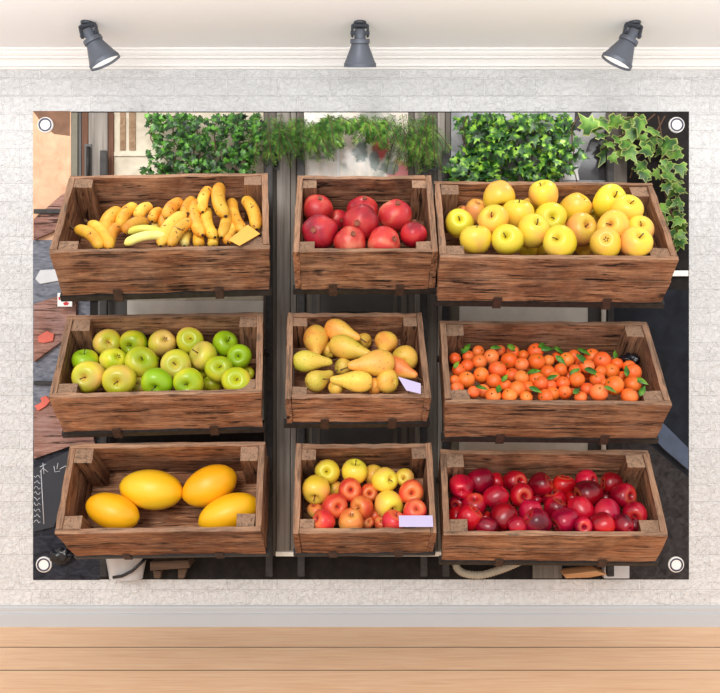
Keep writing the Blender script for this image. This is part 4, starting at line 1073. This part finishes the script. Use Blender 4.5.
def crop_top(bm, n0):
    """let a leaf hang below the lintel line of the shop front"""
    vs = list(bm.verts)[n0:]; top = W(0, 112.5, 0).z; z = max(v.co.z - (top - ZC) * v.co.y / D for v in vs)
    x = max(v.co.x - W(688.5, 0).x * v.co.y / D for v in vs) - W(688.5, 0).x
    for v in vs:
        if z > top: v.co.z -= z - top
        if x > 0: v.co.x -= x
def leaf_frame(p, rg, spread=.5, down=.6):
    n = Vector((rg.gauss(0, spread), -1, .35 + rg.gauss(0, spread))).normalized()
    t = Vector((rg.gauss(0, .7), rg.gauss(0, .3), -down + rg.gauss(0, .45))); t = (t - n * t.dot(n)).normalized(); x = t.cross(n)
    return Matrix.Translation(p) @ Matrix((x, t, n)).transposed().to_4x4()
def inside(pt, poly):
    x, y = pt; c = False
    for i in range(len(poly)):
        x1, y1 = poly[i]; x2, y2 = poly[i - 1]
        if (y1 > y) != (y2 > y) and x < (x2 - x1) * (y - y1) / (y2 - y1) + x1: c = not c
    return c
def greenery(name, label, cat, poly, n, size, mat, seed, dmin, dmax, kind='ivy', vines=6, hole=-.22):
    rg = random.Random(seed); xs = [p[0] for p in poly]; ys = [p[1] for p in poly]
    base = W(sum(xs) / len(xs), sum(ys) / len(ys), -.02)
    o = empty(name, base); tag(o, label, cat)
    bm = bmesh.new(); k = 0
    while k < n:
        px, py = rg.uniform(min(xs), max(xs)), rg.uniform(min(ys), max(ys))
        if not inside((px, py), poly) or noise.noise(Vector((px / 9 + seed * 7, py / 9, seed))) < hole: continue
        y = -rg.uniform(dmin, dmax); p = W(px, py, y)
        s = size * rg.uniform(.7, 1.25)
        top = W(0, 113.5, -.01).z
        if p.z + s * .6 > top: p.z = top - s * (.6 + .6 * rg.random())
        m = leaf_frame(p, rg)
        n0 = len(bm.verts)
        if kind == 'ivy': ivy_leaf(bm, m, s)
        else: add_leaf(bm, m @ Matrix.Rotation(PI / 2, 4, 'Z'), s, s * .3, .2, .2, 4)
        crop_top(bm, n0); k += 1
    l = link('leaves', bm, mat); l.parent = o; l.matrix_parent_inverse = Matrix.Translation(-base)
    for i in range(vines):
        bm = bmesh.new(); x = rg.uniform(min(xs), max(xs)); pts = []
        for j in range(7):
            yy = min(ys) + 3 + (max(ys) - min(ys)) * j / 6
            x += rg.gauss(0, 4); x = max(min(xs) + 4, min(max(xs) - 4, x)); pts.append(W(x, yy, -(dmin + dmax) / 2))
        tube(bm, pts, .002, 5)
        l = link('stem', bm, M['vine']); l.parent = o; l.matrix_parent_inverse = Matrix.Translation(-base)
    return o
greenery('box_bush', 'dense small leaved green bush behind the banana crate', 'bush', [(145, 113), (262, 113), (264, 124), (258, 140), (262, 152), (255, 168), (250, 182), (136, 182), (140, 172), (150, 160), (147, 150), (156, 140), (146, 128)], 1000, .020, M['bush'], 3, .03, .15)
greenery('ivy_bush', 'bright green ivy with lobed leaves behind the yellow apple crate', 'ivy', [(456, 113), (566, 113), (574, 122), (566, 134), (578, 144), (582, 154), (572, 162), (568, 172), (556, 176), (552, 184), (456, 184), (444, 170), (440, 164), (456, 156), (464, 140), (458, 128)], 560, .034, M['ivy'], 4, .03, .15)
# ferny sprays hanging over the middle window
rg = random.Random(9); base = W(350, 118, -.06)
fo = empty('hanging_fern', base); tag(fo, 'feathery green hanging fern over the middle shop window', 'fern')
bm = bmesh.new(); bs = bmesh.new()
def frond(x, y0, dx, dy, dep):
    P = []
    top = W(0, 113.5, -.02).z
    for j in range(11):
        t = j / 10; p = W(x + dx * t, y0 + dy * (t ** 1.5) , -(dep + .04 * math.sin(t * 2)))
        P.append(p)
    tube(bs, P, .0011, 4)
    for j in range(1, 11):
        for s in (-1, 1):
            for kk in (0, .33, .66):
                p = P[j - 1].lerp(P[j], kk); d = (P[j] - P[j - 1]).normalized(); L = .030 * (1.15 - (j + kk) / 14) * rg.uniform(.6, 1.3)
                q = p + (Vector((d.z, 0, -d.x)) * s * .8 + d * .75 + Vector((0, rg.uniform(-.5, .3), rg.uniform(-.2, .2)))).normalized() * L
                if q.z > top: q.z = top
                w_ = Vector((d.z, -.6, -d.x)).normalized() * .0015
                mid = (p + q) / 2
                vs = [bm.verts.new(v) for v in (p, mid + w_, q, mid - w_)]; bm.faces.new(vs)
def lower(x):                                                # how far the spray hangs down at this column
    pts = [(258, 166), (272, 170), (285, 158), (296, 140), (310, 164), (325, 154), (340, 134), (365, 134), (372, 150), (392, 146), (400, 172), (420, 180), (430, 166), (440, 146)]
    for a, b in zip(pts, pts[1:]):
        if a[0] <= x <= b[0]: return a[1] + (b[1] - a[1]) * (x - a[0]) / (b[0] - a[0])
    return 125
for i in range(170):
    x = rg.uniform(260, 436); lo = lower(x); y0 = 114 + rg.uniform(0, .5) * (lo - 114)
    frond(x, y0, rg.gauss(0, 12), max(8, (lo - y0) * rg.uniform(.6, 1.05)), rg.uniform(.035, .12))
l = link('fronds', bm, M['fern']); l.parent = fo; l.matrix_parent_inverse = Matrix.Translation(-base)
l = link('stems', bs, M['vine']); l.parent = fo; l.matrix_parent_inverse = Matrix.Translation(-base)
# variegated ivy vine
rg = random.Random(5); base = W(645, 150, -.03)
vo = empty('variegated_ivy', base); tag(vo, 'trailing variegated ivy with cream edged leaves at the end of the shop front', 'ivy')
bm = bmesh.new(); lay = bm.verts.layers.float.new('rim'); bs = bmesh.new()
spots = [(610, 126), (600, 118), (594, 116), (641, 118), (655, 117), (628, 128), (664, 126), (684, 117), (612, 142), (604, 148), (598, 140), (622, 150), (632, 154), (612, 158), (644, 134), (636, 136), (660, 142), (668, 138), (650, 152), (664, 156), (674, 152), (682, 140), (684, 158), (638, 168), (650, 174), (634, 176), (662, 168), (670, 176), (680, 172), (660, 182), (668, 190), (676, 186), (684, 190), (676, 204), (668, 208), (684, 208), (670, 220), (680, 222), (686, 232), (676, 232), (682, 244), (662, 214), (686, 218), (658, 124), (672, 148), (584, 118), (590, 128), (640, 124), (652, 140), (626, 118), (670, 114), (678, 134)]
for px, py in spots:
    for k in range(2):
        if k and rg.random() < .5: continue
        s = .064 * rg.uniform(.62, 1.1) * (1 if k == 0 else .75)
        x, y = px + rg.gauss(0, 3) + k * 3, py + rg.gauss(0, 3) - 5 + k * 5
        if math.hypot(x - 676, y + 6 - 125) < 19: continue
        p = W(min(x, 681), max(y, 119), -rg.uniform(.03, .12)); p.z = min(p.z, W(0, 113.5).z - .5 * s); p.x = min(p.x, W(688, 0).x - .42 * s)
        n0 = len(bm.verts); ivy_leaf(bm, leaf_frame(p, rg, .45), s, lay); crop_top(bm, n0)
l = link('leaves', bm, M['variegated']); l.parent = vo; l.matrix_parent_inverse = Matrix.Translation(-base)
for pts in ([(655, 114), (648, 120), (630, 130), (612, 142), (602, 150)], [(665, 116), (652, 140), (636, 160), (630, 178)], [(658, 116), (664, 150), (662, 185), (672, 215), (682, 246)], [(640, 115), (615, 122), (590, 120)]):
    bs = bmesh.new(); tube(bs, [W(x, y, -.05) for x, y in pts], .0025, 6)
    l = link('stem', bs, M['vine']); l.parent = vo; l.matrix_parent_inverse = Matrix.Translation(-base)

# ------------------------------------------------------------------ daylight, camera, film
w = bpy.data.worlds.new('daylight'); SC.world = w; w.use_nodes = True
bgn = w.node_tree.nodes['Background']; bgn.inputs[0].default_value = (1, .985, .97, 1); bgn.inputs[1].default_value = 1.02
sd = bpy.data.lights.new('window_daylight', 'SUN'); sd.energy = 1.7; sd.angle = math.radians(24); sd.color = (1, .975, .94)
so = bpy.data.objects.new('window_daylight', sd); COL.objects.link(so)
so.rotation_euler = Vector((.2, 1, -.44)).to_track_quat('-Z', 'Y').to_euler()
cv = bpy.data.lights.new('added_ceiling_fill', 'AREA'); cv.shape = 'RECTANGLE'; cv.size = 3.6; cv.size_y = .06; cv.energy = 4.0; cv.spread = math.radians(110); cv.color = (.97, .98, 1)  # unseen strip light, added only to brighten the ceiling
ceil_fill_o = bpy.data.objects.new('added_ceiling_fill', cv); COL.objects.link(ceil_fill_o); ceil_fill_o.location = (0, -.75, zc - .17); ceil_fill_o.rotation_euler = Vector((0, .55, .16)).to_track_quat('-Z', 'Y').to_euler()
cd = bpy.data.cameras.new('camera'); cd.sensor_width = 36; cd.sensor_fit = 'HORIZONTAL'; cd.lens = 36 * PX * D / 720; cd.clip_start = .05
co = bpy.data.objects.new('camera', cd); COL.objects.link(co); co.location = CAM; co.rotation_euler = (PI / 2, 0, 0); SC.camera = co
vs = SC.view_settings; vs.view_transform = 'Standard'; vs.look = 'None'; vs.gamma = 1; vs.use_curve_mapping = False; vs.exposure = 0.0
